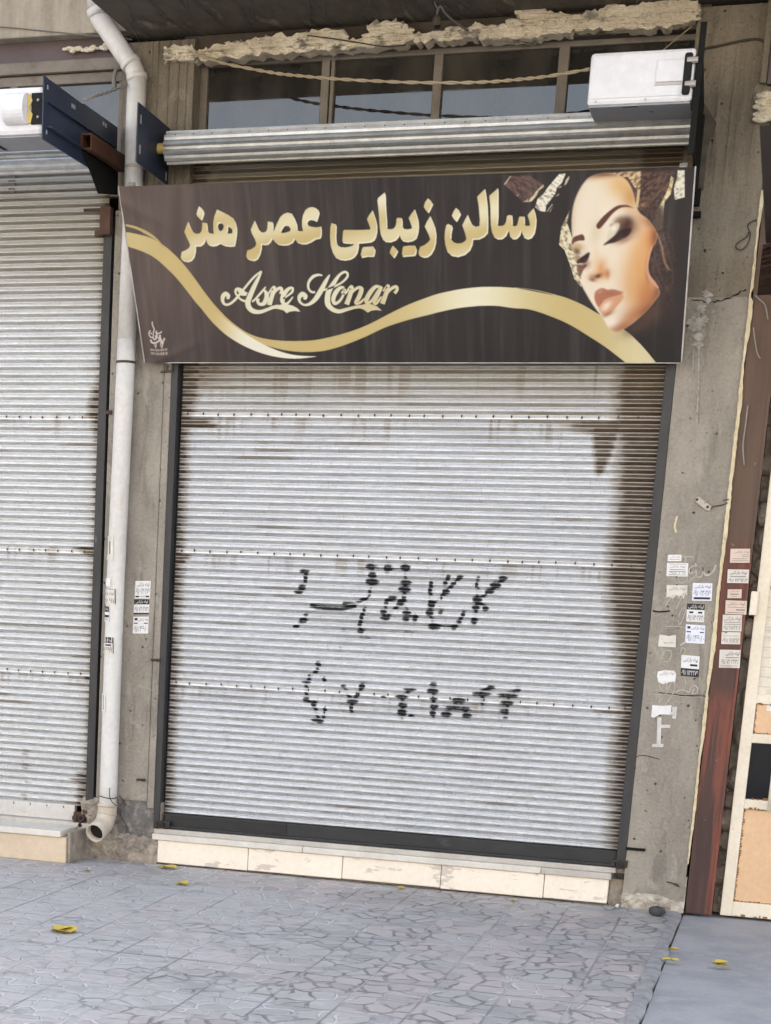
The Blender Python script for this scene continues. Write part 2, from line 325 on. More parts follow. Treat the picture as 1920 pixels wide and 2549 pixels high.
def curtain_mat(name, tint):
    g = G(name); at_ = g.n('ShaderNodeAttribute', attribute_name='wear'); s = g.n('ShaderNodeSeparateColor'); g.put(s.inputs[0], at_.outputs['Color'])
    rust, paint, tan_tint = s.outputs[0], s.outputs[1], s.outputs[2]
    sp = g.noise(g.scale(g.pos, (.7, 1, 2.5)), 45, 3, .7); big = g.noise(g.scale(g.pos, (.5, 1, 3)), 3.5, 4)
    zinc = g.mix(g.ramp(sp, .3, .7), tuple(.86 * t for t in tint), tint)
    zinc = g.mix(g.math('MULTIPLY', g.ramp(big, .45, .75), .35), zinc, tuple(.7 * t for t in tint))
    rot = g.n('ShaderNodeMapping'); g.put(rot.inputs['Vector'], g.pos); rot.inputs['Rotation'].default_value = (0, .7, 0); rot.inputs['Scale'].default_value = (55, 1, 16)
    tick = g.ramp(g.noise(rot.outputs[0], 3.0, 3, .6), .58, .70)
    zinc = g.mix(g.math('MULTIPLY', tick, .50), zinc, tuple(.5 * t for t in tint))
    zinc = g.mix(g.math('MULTIPLY', g.ramp(g.noise(rot.outputs[0], 4.3, 2, .6), .60, .68), .6), zinc, (.82, .83, .84))
    zinc = g.mix(tan_tint, zinc, (.40, .355, .265))
    rn = g.ramp(g.math('ADD', rust, g.math('MULTIPLY', g.math('SUBTRACT', g.noise(g.scale(g.pos, (1, 1, 2)), 30, 4), .5), .55)), .18, .85)
    rc = g.mix(g.noise(g.pos, 22, 4), (.05, .032, .019), (.17, .125, .08))
    c = g.mix(rn, zinc, rc)
    halo = g.math('MULTIPLY', g.ramp(rust, .08, .4), .45); c = g.mix(g.math('MULTIPLY', halo, g.math('SUBTRACT', 1.0, rn)), c, (.34, .26, .17))
    pn = g.ramp(g.math('ADD', paint, g.math('MULTIPLY', g.math('SUBTRACT', g.noise(g.pos, 70, 3), .5), .45)), .16, .66)
    c = g.mix(pn, c, (.012, .012, .013))
    cov = g.math('MAXIMUM', rn, pn)
    met = g.math('MULTIPLY', g.math('SUBTRACT', 1.0, cov), .72)
    ro = g.math('ADD', g.math('MULTIPLY', cov, .4), g.math('ADD', g.math('MULTIPLY', sp, .18), .34))
    return g.out(c, ro, met, g.bump(tick, .25, .003), .45)
M['curtain'] = curtain_mat('galvanised_slats', (.80, .815, .835)); M['curtain_left'] = curtain_mat('pale_galvanised_slats', (.82, .83, .835))
def attr_mat(name, attr, rough=.45, wrinkle=True, spec=.35):
    g = G(name); a = g.n('ShaderNodeAttribute', attribute_name=attr)
    dust = g.noise(g.scale(g.pos, (14, 1, .5)), 2, 4, .6); c = g.mix(g.math('MULTIPLY', g.ramp(dust, .45, .8), .06), a.outputs['Color'], (.5, .43, .36))
    nm = g.bump(g.noise(g.scale(g.pos, (9, 1, 1.2)), 1.3, 3), .22, .02) if wrinkle else None
    return g.out(c, rough, 0, nm, spec)
M['banner'] = attr_mat('printed_vinyl', 'print', .42)
def pave_mat():
    g = G('stamped_paving'); sx = g.n('ShaderNodeSeparateXYZ'); g.put(sx.inputs[0], g.pos)
    u = g.math('DIVIDE', g.math('ADD', sx.outputs[0], 20 * .2362 - 1.2867), .2362); v = g.math('DIVIDE', g.math('ADD', sx.outputs[1], 30 * .2725 + .49), .2725)
    fu, fv = g.math('FRACT', u), g.math('FRACT', v); cu, cv = g.math('FLOOR', u), g.math('FLOOR', v)
    eu = g.math('MULTIPLY', g.math('MINIMUM', fu, g.math('SUBTRACT', 1.0, fu)), .2362); ev = g.math('MULTIPLY', g.math('MINIMUM', fv, g.math('SUBTRACT', 1.0, fv)), .2725)
    edge = g.math('MINIMUM', eu, ev)
    cc = g.n('ShaderNodeCombineXYZ'); g.put(cc.inputs[0], cu); g.put(cc.inputs[1], cv)
    wn = g.n('ShaderNodeTexWhiteNoise'); g.put(wn.inputs['Vector'], cc.outputs[0]); rnd = wn.outputs['Value']
    warp = g.n('ShaderNodeTexNoise'); g.put(warp.inputs['Vector'], g.pos); warp.inputs['Scale'].default_value = 14; warp.inputs['Detail'].default_value = 1
    sub = g.n('ShaderNodeVectorMath', operation='SUBTRACT'); g.put(sub.inputs[0], warp.outputs['Color']); sub.inputs[1].default_value = (.5, .5, .5)
    scl = g.n('ShaderNodeVectorMath', operation='SCALE'); g.put(scl.inputs[0], sub.outputs[0]); scl.inputs['Scale'].default_value = .045
    ad = g.n('ShaderNodeVectorMath', operation='ADD'); g.put(ad.inputs[0], g.pos); g.put(ad.inputs[1], scl.outputs[0])
    of = g.n('ShaderNodeVectorMath', operation='SCALE'); g.put(of.inputs[0], wn.outputs['Color']); of.inputs['Scale'].default_value = .35
    ad2 = g.n('ShaderNodeVectorMath', operation='ADD'); g.put(ad2.inputs[0], ad.outputs[0]); g.put(ad2.inputs[1], of.outputs[0])
    vo = g.n('ShaderNodeTexVoronoi', feature='DISTANCE_TO_EDGE', voronoi_dimensions='2D'); g.put(vo.inputs['Vector'], g.scale(ad2.outputs[0], (1, .82, 1))); vo.inputs['Scale'].default_value = 11.5
    vd = vo.outputs['Distance']
    wear = g.noise(g.pos, 2.2, 4, .6)                        # where traffic has worn the grooves away
    gw = g.math('MULTIPLY', g.ramp(wear, .22, .45), .062)
    groove = g.ramp(g.math('DIVIDE', vd, g.math('ADD', gw, .022)), .25, 1.35, True)
    n1 = g.noise(g.pos, 1.1, 4); n2 = g.noise(g.pos, 9, 5, .65)
    grey, mauve, dk = (.40, .39, .385), (.435, .385, .38), (.315, .308, .308)
    base = g.mix(g.ramp(rnd, .42, .58), grey, mauve); base = g.mix(g.math('MULTIPLY', g.ramp(n1, .55, .7), .7), base, dk)
    base = g.mix(g.math('MULTIPLY', g.ramp(n2, .35, .75), .35), base, (.40, .395, .40))
    xl = g.ramp(sx.outputs[0], .35, 1.9, True); yn = g.ramp(sx.outputs[1], -.75, -.25, True)
    dustn = g.noise(g.scale(g.pos, (1, 1.7, 1)), 6.5, 6, .7, .6)
    dm = g.math('ADD', dustn, g.math('MULTIPLY', g.math('MULTIPLY', xl, yn), .17)); dust = g.math('MULTIPLY', g.math('MULTIPLY', g.ramp(dm, .56, .68), .6), g.math('SUBTRACT', 1.0, g.math('MULTIPLY', groove, .6)))
    vc = g.n('ShaderNodeTexVoronoi', feature='F1', voronoi_dimensions='2D'); g.put(vc.inputs['Vector'], g.scale(ad2.outputs[0], (1, .82, 1))); vc.inputs['Scale'].default_value = 11.5
    vw = g.n('ShaderNodeTexWhiteNoise'); g.put(vw.inputs['Vector'], vc.outputs['Color']); base = g.mix(g.math('MULTIPLY', g.ramp(vw.outputs['Value'], .3, 1.0), .45), base, (.235, .235, .25))
    groove = g.math('MULTIPLY', groove, g.ramp(g.noise(g.pos, 9.5, 2), .32, .55))
    gcol = g.mix(g.ramp(g.math('ADD', g.noise(g.pos, 3.1, 3), g.math('MULTIPLY', g.ramp(sx.outputs[0], .3, 1.5, True), .17)), .50, .62), (.185, .18, .182), (.56, .555, .56))
    c = g.mix(g.math('MULTIPLY', groove, g.ramp(g.noise(g.pos, 2.7, 2), .22, .48)), base, gcol)
    c = g.mix(dust, c, (.50, .50, .505))
    line = g.ramp(g.math('ADD', edge, g.math('MULTIPLY', g.noise(g.pos, 40, 3), .004)), .0035, .0075, True)
    lc = g.mix(g.ramp(g.noise(g.pos, 1.7, 3), .42, .55), (.15, .15, .155), (.50, .50, .51))
    c = g.mix(g.math('MULTIPLY', line, .55), c, lc)
    joint = g.ramp(g.math('ABSOLUTE', g.math('ADD', sx.outputs[1], g.math('ADD', 2.135, g.math('MULTIPLY', g.noise(g.pos, 6, 2), .006)))), .0018, .0040, True)
    c = g.mix(g.math('MULTIPLY', joint, .8), c, (.06, .06, .062))
    h = g.math('SUBTRACT', g.math('MULTIPLY', g.noise(g.pos, 70, 3), .15), g.math('ADD', g.math('MULTIPLY', groove, .8), g.math('MULTIPLY', line, .6)))
    return g.out(c, g.math('ADD', g.math('MULTIPLY', n2, .25), .42), 0, g.bump(h, .85, .010), .45)
M['paving'] = pave_mat()
M['apron'] = surf('grey_concrete_apron', (.36, .365, .385), (.27, .275, .295), 3.5, (.38, .37, .36), (1, 1, 1), .7, 0, .2, 60, .003, s3=(.5, .7), sc3=9)
M['curbstrip'] = surf('cement_edge', (.33, .33, .335), (.23, .23, .235), 16, (.14, .135, .13), (1, 1, 1), .9, 0, .6, 60, .006)

# ------------------------------------------------------------------ ground
def sheet(name, x0, x1, y0, y1, z, mat, nx=1, ny=1):
    xs = np.linspace(x0, x1, nx + 1); ys = np.linspace(y0, y1, ny + 1); b = MB()
    b.add([(x, y, z) for y in ys for x in xs], [(j * (nx + 1) + i, j * (nx + 1) + i + 1, (j + 1) * (nx + 1) + i + 1, (j + 1) * (nx + 1) + i) for j in range(ny) for i in range(nx)])
    return tag(b.build(name, mat), kind='structure')
sheet('street', -400, 400, -600, 400, -.16, M['asphalt'])
b = MB(); b.box(-9, 2.435, -4.6, .30, -.158, 0.0); tag(b.build('sidewalk', M['paving']), kind='structure')
b = MB(); b.box(2.478, 9, -4.6, .30, -.158, -.012); tag(b.build('driveway', M['apron']), kind='structure')
b = MB(); n = 120; top = []                                  # the ragged cement edge between tiles and driveway
ys = np.linspace(-4.6, .1, n)
L = [2.432 - .016 * vnoise(np.array([y * 9.]), np.array([3.]), 5)[0] - (.03 if y > -.2 else 0) for y in ys]
Rr = [2.462 + .022 * fbm(np.array([y * 7.]), np.array([9.]), 6)[0] for y in ys]
vsx = []; fs = []
for i, y in enumerate(ys): vsx += [(L[i], y, .004), (L[i] * .4 + Rr[i] * .6, y, .006), (Rr[i], y, -.004), (Rr[i] + .002, y, -.15)]
for i in range(n - 1):
    for k in range(3): fs.append((i * 4 + k, i * 4 + k + 1, i * 4 + k + 5, i * 4 + k + 4))
b.add(vsx, fs); tag(b.build('kerb', M['curbstrip']), kind='structure')

# ------------------------------------------------------------------ building shell
bt = thing('upper_storey', 'pale weathered concrete underside and edge of the storey hanging over both shop fronts', 'building', (1, -.2, 3.66))
def rough_grid(f, nu, nv, mat, name, parent):               # grid surface from f(u,v)->(x,y,z)
    b = MB(); b.add([f(i / nu, j / nv) for j in range(nv + 1) for i in range(nu + 1)],
                    [(j * (nu + 1) + i, j * (nu + 1) + i + 1, (j + 1) * (nu + 1) + i + 1, (j + 1) * (nu + 1) + i) for j in range(nv) for i in range(nu)])
    return b.build(name, mat, parent)
b = MB(); b.box(-.29, 9, -.90, .30, 3.722, 3.95); 
for k in range(40):
    x0 = random.uniform(-.25, 2.2); y0 = random.uniform(-.75, -.05); a = random.uniform(-.35, .35)
    b.tube([(x0 + a * t * .3, y0 + .35 * t * random.uniform(.9, 1.1), 3.7215) for t in (0, .3, .6, 1)], random.uniform(.002, .005), 5)
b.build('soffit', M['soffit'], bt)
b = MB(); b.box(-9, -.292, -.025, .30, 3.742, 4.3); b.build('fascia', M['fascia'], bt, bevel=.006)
b = MB(); b.box(-9, -.340, .05, .44, 3.655, 3.741); b.build('recessed_beam', M['maroon'], bt)
b = MB(); b.box(-.285, 9, -.89, 8, 3.955, 8.2); b.box(-9, -.2855, .0, 8, 4.305, 8.2)
b.build('upper_wall', M['upper'], bt)
b = MB(); b.box(-9, 9, .45, 8, -.15, 3.95); 
bw = thing('shop_building', 'dark recessed shop wall behind the shutters and windows', 'building', (1, .45, 0)); b.build('wall', M['lintel'], bw)
# broken plaster strip at the top of the wall
def ragged(pts, y, thick, name, mat, parent, jit=.010, n=7, seed=1, lumps=0):
    rr = random.Random(seed); q = catmull(pts, n, True); out = []
    for p in q:
        w = at(p[0], p[1], y=y); out.append((w[0] + rr.gauss(0, jit * .6), y + rr.gauss(0, .004), w[2] + rr.gauss(0, jit)))
    b = MB(); b.prism(out, (0, thick, 0))
    for k in range(lumps):
        t = rr.random(); u = 470 + t * 1255; v = 128 - t * 88 + rr.uniform(-20, 18); p = at(u, v, y=-.036)
        if not inpoly(np.array([p[0]]), np.array([p[2]]), [(q[0], q[2]) for q in out])[0]: continue
        r_ = rr.uniform(.004, .015); b.ball(p, r_, 9, 6, (rr.uniform(1, 3.4), .55, rr.uniform(.35, .9)))
    for i in range(len(out) * 2, len(b.v)):
        q = b.v[i]; k = (fbm(np.array([q[0] * 60]), np.array([q[2] * 60]), 3, 3)[0] - .5) * .012; b.v[i] = (q[0] + k, q[1] + k, q[2] + k)
    return b.build(name, mat, parent)
pl = thing('broken_plaster', 'ragged strip of cream broken plaster over the transom windows', 'plaster', tuple(at(960, 80, y=0)))
up = [(455, 128), (500, 122), (540, 112), (600, 104), (650, 96), (690, 90), (760, 84), (770, 76), (852, 74), (862, 92), (915, 92), (918, 60), (980, 50), (1010, 62), (1030, 80), (1070, 78), (1120, 74), (1165, 72), (1185, 58), (1230, 62), (1290, 50), (1280, 28), (1300, 10), (1340, 14), (1370, 30), (1430, 34), (1490, 26), (1520, 8), (1560, 16), (1620, 4), (1690, -6), (1735, 4)]
dn = [(1742, 34), (1700, 58), (1640, 70), (1560, 72), (1460, 74), (1400, 82), (1340, 88), (1280, 96), (1200, 100), (1175, 92), (1120, 100), (1050, 106), (980, 112), (900, 116), (830, 122), (760, 128), (690, 132), (620, 136), (560, 142), (500, 150), (450, 148)]
ragged(up + dn, -.035, .09, 'plaster_edge', M['plaster'], pl, .006, 6, 3, 330)
ragged([(415, 118), (470, 112), (480, 130), (455, 150), (410, 150)], -.03, .05, 'plaster_edge', M['plaster'], pl, .005, 6, 5)
# lintel and concrete bits behind the plaster
li = thing('window_lintel', 'dark timber coloured lintel between broken plaster and transom windows', 'lintel', (1, .06, 3.62))
b = MB(); b.box(-.06, 2.2, .03, .44, 3.628, 3.72); b.build('lintel_beam', M['lintel'], li, bevel=.004)

# unseen sunlit row, added across the street to warm the shaded shop fronts
op = thing('bounce_terrace', 'unseen pale rendered terrace added across the street to bounce light on the shops', 'building', (0, -26, -.15))
b = MB(); b.box(-34, 34, -33, -25, -.15, 8.6); b.build('wall', M['facing'], op)  # wall of the added terrace
b = MB(); b.box(-34.3, 34.3, -33.2, -24.7, 8.61, 8.95); b.build('bounce_roof', M['fascia'], op)
for i in range(11):  # windows and panes of the added terrace
    for z0 in (1.0, 4.9):
        x = -30 + i * 6; b = MB(); b.box(x - .95, x + .95, -24.99, -24.93, z0, z0 + 1.9); fr = b.build('window', M['frame'], op)
        b = MB(); b.box(x - .85, x + .85, -24.925, -24.915, z0 + .1, z0 + 1.8); b.build('pane', M['glass'], fr)
# ------------------------------------------------------------------ pillars
lp = thing('concrete_pillar', 'narrow concrete pillar beside the white drainpipe with three flyers', 'pillar', (-.2, .1, 0), 'concrete pillars between the shop fronts')
b = MB(); b.box(-.352, -.082, 0, .44, .30, 3.0); b.build('shaft', M['concrete'], lp, bevel=.006)
b = MB(); b.box(-.338, -.0, .002, .44, 3.003, 3.70)
for x in (-.205, -.175, -.12, -.075, -.04): b.box(x, x + random.uniform(.004, .012), -.004, .01, 3.02, 3.70)
b.build('pillar_head', M['concrete_old'], lp, bevel=.003)
b = MB(); b.box(-.080, -.046, -.004, .44, .27, 2.995); b.build('mortar_strip', M['concrete'], lp, bevel=.004)
# crumbling foot
def crust(name, parent, mat, x0, x1, y0, z0, z1, seed, amp, top, nu=70, nv=60):
    """rough skin over a wall face: stands proud below a ragged line top(x), sinks behind the face above it"""
    U, V = np.meshgrid(np.linspace(0, 1, nu + 1), np.linspace(0, 1, nv + 1)); X = x0 + (x1 - x0) * U; Z = z0 + (z1 - z0) * V
    lim = top(X, Z) + .05 * (fbm(X * 14, Z * 14, seed, 4) - .5); m = sstep(-.012, .016, lim - Z)
    D = fbm(X * 22, Z * 22, seed + 5, 5); Y = y0 + .006 - (.009 + amp * np.clip(D - .3, 0, 1) * 2) * m
    b = MB(); b.add(np.stack([X, Y, Z], -1).reshape(-1, 3), [(j * (nu + 1) + i, j * (nu + 1) + i + 1, (j + 1) * (nu + 1) + i + 1, (j + 1) * (nu + 1) + i) for j in range(nv) for i in range(nu)])
    return b.build(name, mat, parent)
b = MB(); b.box(-.40, -.010, .006, .44, 0, .298); b.build('plinth', M['rubble'], lp)
crust('crumbling_foot', lp, M['rubble'], -.42, -.012, 0, 0, .30, 21, .03, lambda X, Z: .135 + .16 * sstep(-.22, -.30, X) - .02 * sstep(-.1, -.02, X))
crust('chipped_patch', lp, M['patch'], -.26, -.04, -.001, .06, .32, 25, .010, lambda X, Z: Z + .046 - 1.0 * np.hypot((X + .155 + (Z - .18) * .5) / 1.0, (Z - .185) * .5) * 1.3)

rp = thing('concrete_pillar', 'wide pitted concrete pillar right of the main shutter with many flyers', 'pillar', (2.34, .1, 0), 'concrete pillars between the shop fronts')
b = MB(); b.box(2.206, 2.472, 0, .44, 0, 2.592); b.build('shaft', M['concrete'], rp)
b = MB(); b.box(2.143, 2.205, .025, .44, 0, .19); b.build('inner_return', M['rubble'], rp, bevel=.004)
b = MB(); b.box(2.150, 2.4715, -.0012, .44, 2.5925, 3.70)
for x, wd_, z0, z1 in ((2.20, .012, 3.05, 3.6), (2.262, .010, 3.1, 3.7), (2.318, .016, 2.95, 3.62), (2.385, .010, 3.2, 3.7)): b.box(x, x + wd_, -.0065, .01, z0, z1)
b.build('pillar_head', M['concrete_old'], rp)
crust('crumbling_foot', rp, M['scab'], 2.205, 2.478, 0, 0, .16, 33, .022, lambda X, Z: .045 + .03 * fbm(X * 9, Z * 0, 4, 2))
b = MB(); rr = random.Random(8); zs = np.linspace(.22, 3.0, 150); vv = []; ff = []          # cream mortar seam down the edge
for z in zs:
    wdt = .009 + .010 * vnoise(np.array([z * 6.]), np.array([2.]), 3)[0] + rr.uniform(-.002, .002)
    if abs(z - 2.60) < .02: wdt *= .4
    if z < .75: wdt *= .7
    vv += [(2.4705 + rr.uniform(-.002, .002), -.008 + rr.uniform(-.003, .003), z), (2.4705 + wdt, -.010 + rr.uniform(-.003, .003), z), (2.4705 + wdt, .03, z)]
for i in range(len(zs) - 1):
    for k in range(2): ff.append((i * 3 + k, i * 3 + k + 1, i * 3 + k + 4, i * 3 + k + 3))
b.add(vv, ff); b.build('mortar_seam', M['seam'], rp)
# crack between the two pours, form-work stains, paint marks
def wp(pts, y=0.0): return [(lambda q: (q[0], q[2]))(at(u, v, y=y)) for u, v in pts]
S5 = lambda pts: [(1520 + x / 3.6875, 1300 + y / 3.6875) for x, y in pts]
b = MB(); rr = random.Random(6); b.stroke(wp([(1722 + t * 136, 744 + 8 * math.sin(t * 5) - 22 * max(0, t - .75) * 3 + rr.uniform(-3, 3)) for t in np.linspace(0, 1, 22)]), lambda t: .002 + .004 * abs(math.sin(t * 17)) * (.4 + t), -.0018); b.build('crack', M['dark'], rp)
b = MB(); b.stroke(wp([(1690, 1732), (1760, 1730)]), .003, 0); b.stroke(wp([(1640, 1724), (1745, 1735), (1762, 1728)]), .003, -.0006); b.stroke(wp([(1578, 1888), (1600, 1880), (1642, 1890)]), .003, 0)
b.stroke(wp([(1625, 1520), (1640, 1523), (1668, 1521)]), .007, 0); b.build('crack', M['dark'], rp)
b = MB()                                                     # white F and its stencil
for iq, q in enumerate(([(1637, 1786), (1647, 1786), (1645, 1854), (1635, 1854)], [(1641, 1804), (1669, 1804), (1669, 1812), (1641, 1812)], [(1625, 1852), (1653, 1852), (1650, 1860), (1623, 1859)], [(1674, 1760), (1686, 1759), (1683, 1790), (1674, 1788)], [(1668, 1772), (1680, 1772), (1680, 1779), (1668, 1778)])):
    b.hexa([(at(u, v, y=0)[0], -.0016 - .0003 * iq, at(u, v, y=0)[2]) for u, v in q], (0, .0010, 0))
b.build('painted_letter', M['whitepaint'], rp)
b = MB()
for pts, wd_ in (([(650, 320), (710, 316), (765, 322)], .006), ([(688, 318), (690, 350), (688, 372)], .005), ([(722, 470), (728, 425), (765, 400), (785, 420), (775, 455), (735, 470)], .008), ([(780, 375), (790, 430), (785, 500)], .008), ([(785, 500), (830, 500), (848, 455), (852, 412)], .007), ([(852, 412), (862, 470), (890, 488), (940, 455), (968, 392)], .011),
                 ([(620, 500), (638, 555), (700, 540), (705, 500)], .005), ([(705, 560), (745, 520), (785, 495)], .006), ([(505, 770), (545, 705), (600, 668), (640, 700)], .006), ([(600, 800), (640, 720), (680, 640)], .005), ([(625, 870), (660, 790), (690, 810), (640, 935), (622, 905)], .005), ([(500, 955), (580, 955), (690, 968)], .004), ([(640, 1200), (660, 1150), (690, 1180), (670, 1210)], .005), ([(470, 1260), (500, 1180), (560, 1190), (540, 1270), (480, 1280)], .005), ([(445, 1480), (470, 1540), (500, 1550), (520, 1500), (500, 1460)], .005), ([(520, 1560), (560, 1470), (590, 1480), (580, 1560), (500, 1680)], .005), ([(440, 1665), (480, 1610), (520, 1560)], .005), ([(600, 1560), (640, 1540), (690, 1545), (720, 1560), (740, 1510)], .006), ([(680, 1420), (690, 1480), (670, 1530)], .004), ([(740, 1520), (770, 1500), (800, 1520), (790, 1565), (750, 1570), (770, 1530)], .008), ([(370, 1580), (520, 1585), (690, 1600), (850, 1605)], .003), ([(300, 1450), (320, 1440), (370, 1445)], .003), ([(690, 1100), (640, 1130)], .012)):
    b.stroke(wp(S5(pts)), wd_ * .7, -.001)
b.build('chalk_scribble', M['chalk'], rp)
b = MB()                                                     # paint splashes and the long drip above
Z6 = lambda x, y: (1280 + x / 2.603, 400 + y / 2.603)
rr = random.Random(5)
for cx, cy, rx, ry in ((1252, 865, 38, 28), (1205, 958, 42, 32), (1180, 1055, 65, 48), (1235, 1030, 24, 30), (1195, 1140, 46, 30), (1190, 1190, 42, 22), (1262, 905, 20, 30)):
    pts = [Z6(cx + rx * math.cos(a) * rr.uniform(.45, 1.25), cy + ry * math.sin(a) * rr.uniform(.45, 1.25)) for a in np.linspace(0, 2 * math.pi, 27)[:-1]]
    b.prism([(at(u, v, y=-.004)[0], -.0062 - .0002 * rr.random(), at(u, v, y=-.004)[2]) for u, v in pts], (0, .0012, 0))
b.stroke(wp([(1740, 862), (1739, 960), (1735, 1060)], -.004), lambda t: .008 - .003 * t, -.0045); b.stroke(wp([(1727, 860), (1726, 905), (1725, 940)], -.004), .005, -.0045); b.stroke(wp([(1735, 1020), (1734, 1052)]), .009, -.001)
b.build('paint_splash', M['splash'], rp)
b = MB(); b.stroke(wp([(1684, 1325), (1680, 1310), (1686, 1285)]), .008, -.0005); b.build('paint_streak', M['seam'], rp)
b = MB(); b.tube([(p[0], -.006, p[2]) for p in (at(1660, 2195, y=0), at(1672, 2197, y=0), at(1682, 2203, y=0), at(1692, 2207, y=0))], .003, 6); b.tube([(p[0], -.006, p[2]) for p in (at(1675, 2199, y=0), at(1684, 2199, y=0), at(1690, 2204, y=0))], .0025, 6); b.build('exposed_rebar', M['wiredark'], rp)
# small metal strap and its wire on the right pillar
sp = thing('metal_strap', 'small rusty steel strap with a loose wire fixed on the wide pillar', 'bracket', tuple(at(1750, 1258, y=0)))
b = MB(); q = [(1730, 1240), (1740, 1236), (1772, 1262), (1768, 1272), (1758, 1270), (1733, 1250)]; b.prism([(at(u, v, y=0)[0], -.010, at(u, v, y=0)[2]) for u, v in q], (0, .006, 0)); b.build('strap', M['strap'], sp, bevel=.001)
for c in ((1736, 1244), (1762, 1262)):
    b = MB(); p = at(*c, y=0); b.ball((p[0], -.011, p[2]), .006, 8, 5, (1, .5, 1)); b.build('bolt', M['rustysteel'], sp)
b = MB(); b.tube([(at(u, v, y=0)[0], -.008, at(u, v, y=0)[2]) for u, v in ((1768, 1268), (1775, 1261), (1795, 1258), (1812, 1252), (1800, 1246), (1815, 1243))], .0025, 6); b.build('wire', M['wiredark'], sp)

# ------------------------------------------------------------------ roller shutters
PITCH = .03425
PROF = [(0.0, -.0042), (.035, -.0056), (.06, -.0056), (.15, .0030), (.165, .0036), (.44, -.0036), (.485, -.0056), (.515, -.0056), (.61, .0022), (.635, .0165), (.80, .0095)]
FLAT = [(0.0, -.0042), (.035, -.0056), (.06, -.0056), (.14, .0012), (.20, .0012), (.40, -.0012), (.50, -.0030), (.54, -.0030), (.61, .0022), (.635, .0145), (.80, .0090)]
def curtain(name, x0, x1, zt, zb, phase, y, cols, mat, parent, wearf, rows=(), step=.07):
    zs, yo, ph = [], [], []
    k0 = math.floor((zb - phase) / PITCH) - 1
    k = k0; rowk = [math.floor((rz - phase) / PITCH) for rz in rows]; rows = [phase + (q + .34) * PITCH for q in rowk]
    while phase + k * PITCH < zt:
        jit = RNG.normal(0, .0006)
        for fz, fy in (FLAT if k in rowk else PROF):
            z = phase + (k + fz) * PITCH
            if zb <= z <= zt: zs.append(z); yo.append(y + fy + jit); ph.append(fz)
        k += 1
    zs, yo, ph = map(np.array, (zs, yo, ph)); xs = np.linspace(x0, x1, cols + 1)
    X, Z = np.meshgrid(xs, zs); Y = np.repeat(yo[:, None], cols + 1, 1) + .0012 * (fbm(X * 3, Z * 40, 2, 2) - .5) + .006 * (fbm(X * .9, Z * .7, 5, 2) - .5)
    Z = Z + .0012 * (fbm(X * 1.3, Z * 9, 8, 2) - .5)
    nr = len(zs); idx = np.arange(nr * (cols + 1)).reshape(nr, cols + 1)
    F4 = np.stack([idx[:-1, :-1], idx[:-1, 1:], idx[1:, 1:], idx[1:, :-1]], -1).reshape(-1, 4)
    rv = MB(); rr = random.Random(cols)
    for rz in rows:
        x = max(x0, -1.3) + .03
        while x < x1 - .03: rv.ball((x, y - .0045, rz + rr.uniform(-.002, .002)), .0052, 8, 5, (.8, .7, 1.25)); x += step * rr.uniform(.85, 1.15)
    nv0 = nr * (cols + 1)
    me = bpy.data.meshes.new(name); me.from_pydata(np.stack([X, Y, Z], -1).reshape(-1, 3).tolist() + rv.v, [], F4.tolist() + [tuple(i + nv0 for i in f) for f in rv.f])
    wr = wearf(X, Z, np.repeat(ph[:, None], cols + 1, 1)); wr = np.clip(wr, 0, 1)
    a = me.attributes.new('wear', 'FLOAT_COLOR', 'POINT'); buf = np.ones((nv0 + len(rv.v), 4), np.float32); buf[:nv0, :3] = wr.reshape(-1, 3); buf[nv0:, :3] = (.95, .35, 0); a.data.foreach_set('color', buf.ravel())
    return finish(name, me, mat, parent)
G3 = lambda x, y: (600 + x / 2.0825, 1350 + y / 2.0825)
SPRAY = [(330,150,22,8),(335,185,10,10),(318,232,16,9),(300,258,22,7),(338,375,11,6),(322,405,19,9),(283,438,14,5),
 (672,125,22,11),(680,170,19,9),(680,203,30,12),(760,135,18,15),(852,130,23,12),(855,208,27,9),(848,243,29,11),(785,290,21,8),(755,308,12,11),(828,312,17,13),(845,290,10,8),(738,360,17,8),(748,392,23,9),(860,365,21,8),(855,397,17,9),(903,392,12,15),
 (640,350,8,9),(625,385,10,15),(616,422,11,10),(622,460,18,6),(985,212,10,9),(980,248,9,13),(988,320,17,15),(978,365,18,12),(1035,362,11,6),(1003,437,29,12),
 (1075,180,11,9),(1060,210,11,9),(1100,215,13,7),(1062,255,17,10),(1135,180,15,8),(1152,372,10,10),(1132,410,13,8),(1105,440,15,8),(1222,220,8,12),(1225,297,23,12),(1218,338,19,10),(1268,342,15,10),(1208,408,15,13),
 (1360,185,21,8),(1320,222,26,11),(1290,255,21,9),(1230,180,8,5),(1040,290,8,5),
 (400,630,13,8),(398,655,8,6),(355,690,10,5),(340,725,23,6),(430,712,8,10),(338,815,14,10),(378,838,13,12),(435,870,6,17),(395,922,31,7),(410,930,15,6),
 (628,745,15,11),(578,825,26,9),(572,855,9,15),(605,790,12,5),(875,763,30,6),(835,800,30,7),(838,845,21,8),(835,880,21,15),
 (997,737,17,5),(995,770,27,10),(1003,852,19,8),(995,885,15,11),(1130,818,31,10),(1100,857,36,8),(1065,890,25,11),(1160,865,26,7),(1172,897,23,10),
 (1250,785,42,8),(1295,753,21,5),(1385,795,46,8),(1435,765,16,5),(1380,832,31,9),(1365,875,21,9),(1370,908,14,5),(1000,812,20,4),(880,900,14,4),(530,745,12,4),(740,800,12,4)]
FAINT = [(1245, 823, 42, 6), (700, 830, 22, 6), (700, 868, 16, 5), (530, 455, 14, 8), (860, 463, 18, 10), (885, 470, 10, 8), (640, 495, 30, 10), (450, 545, 8, 14), (515, 545, 8, 12), (545, 785, 20, 6)]
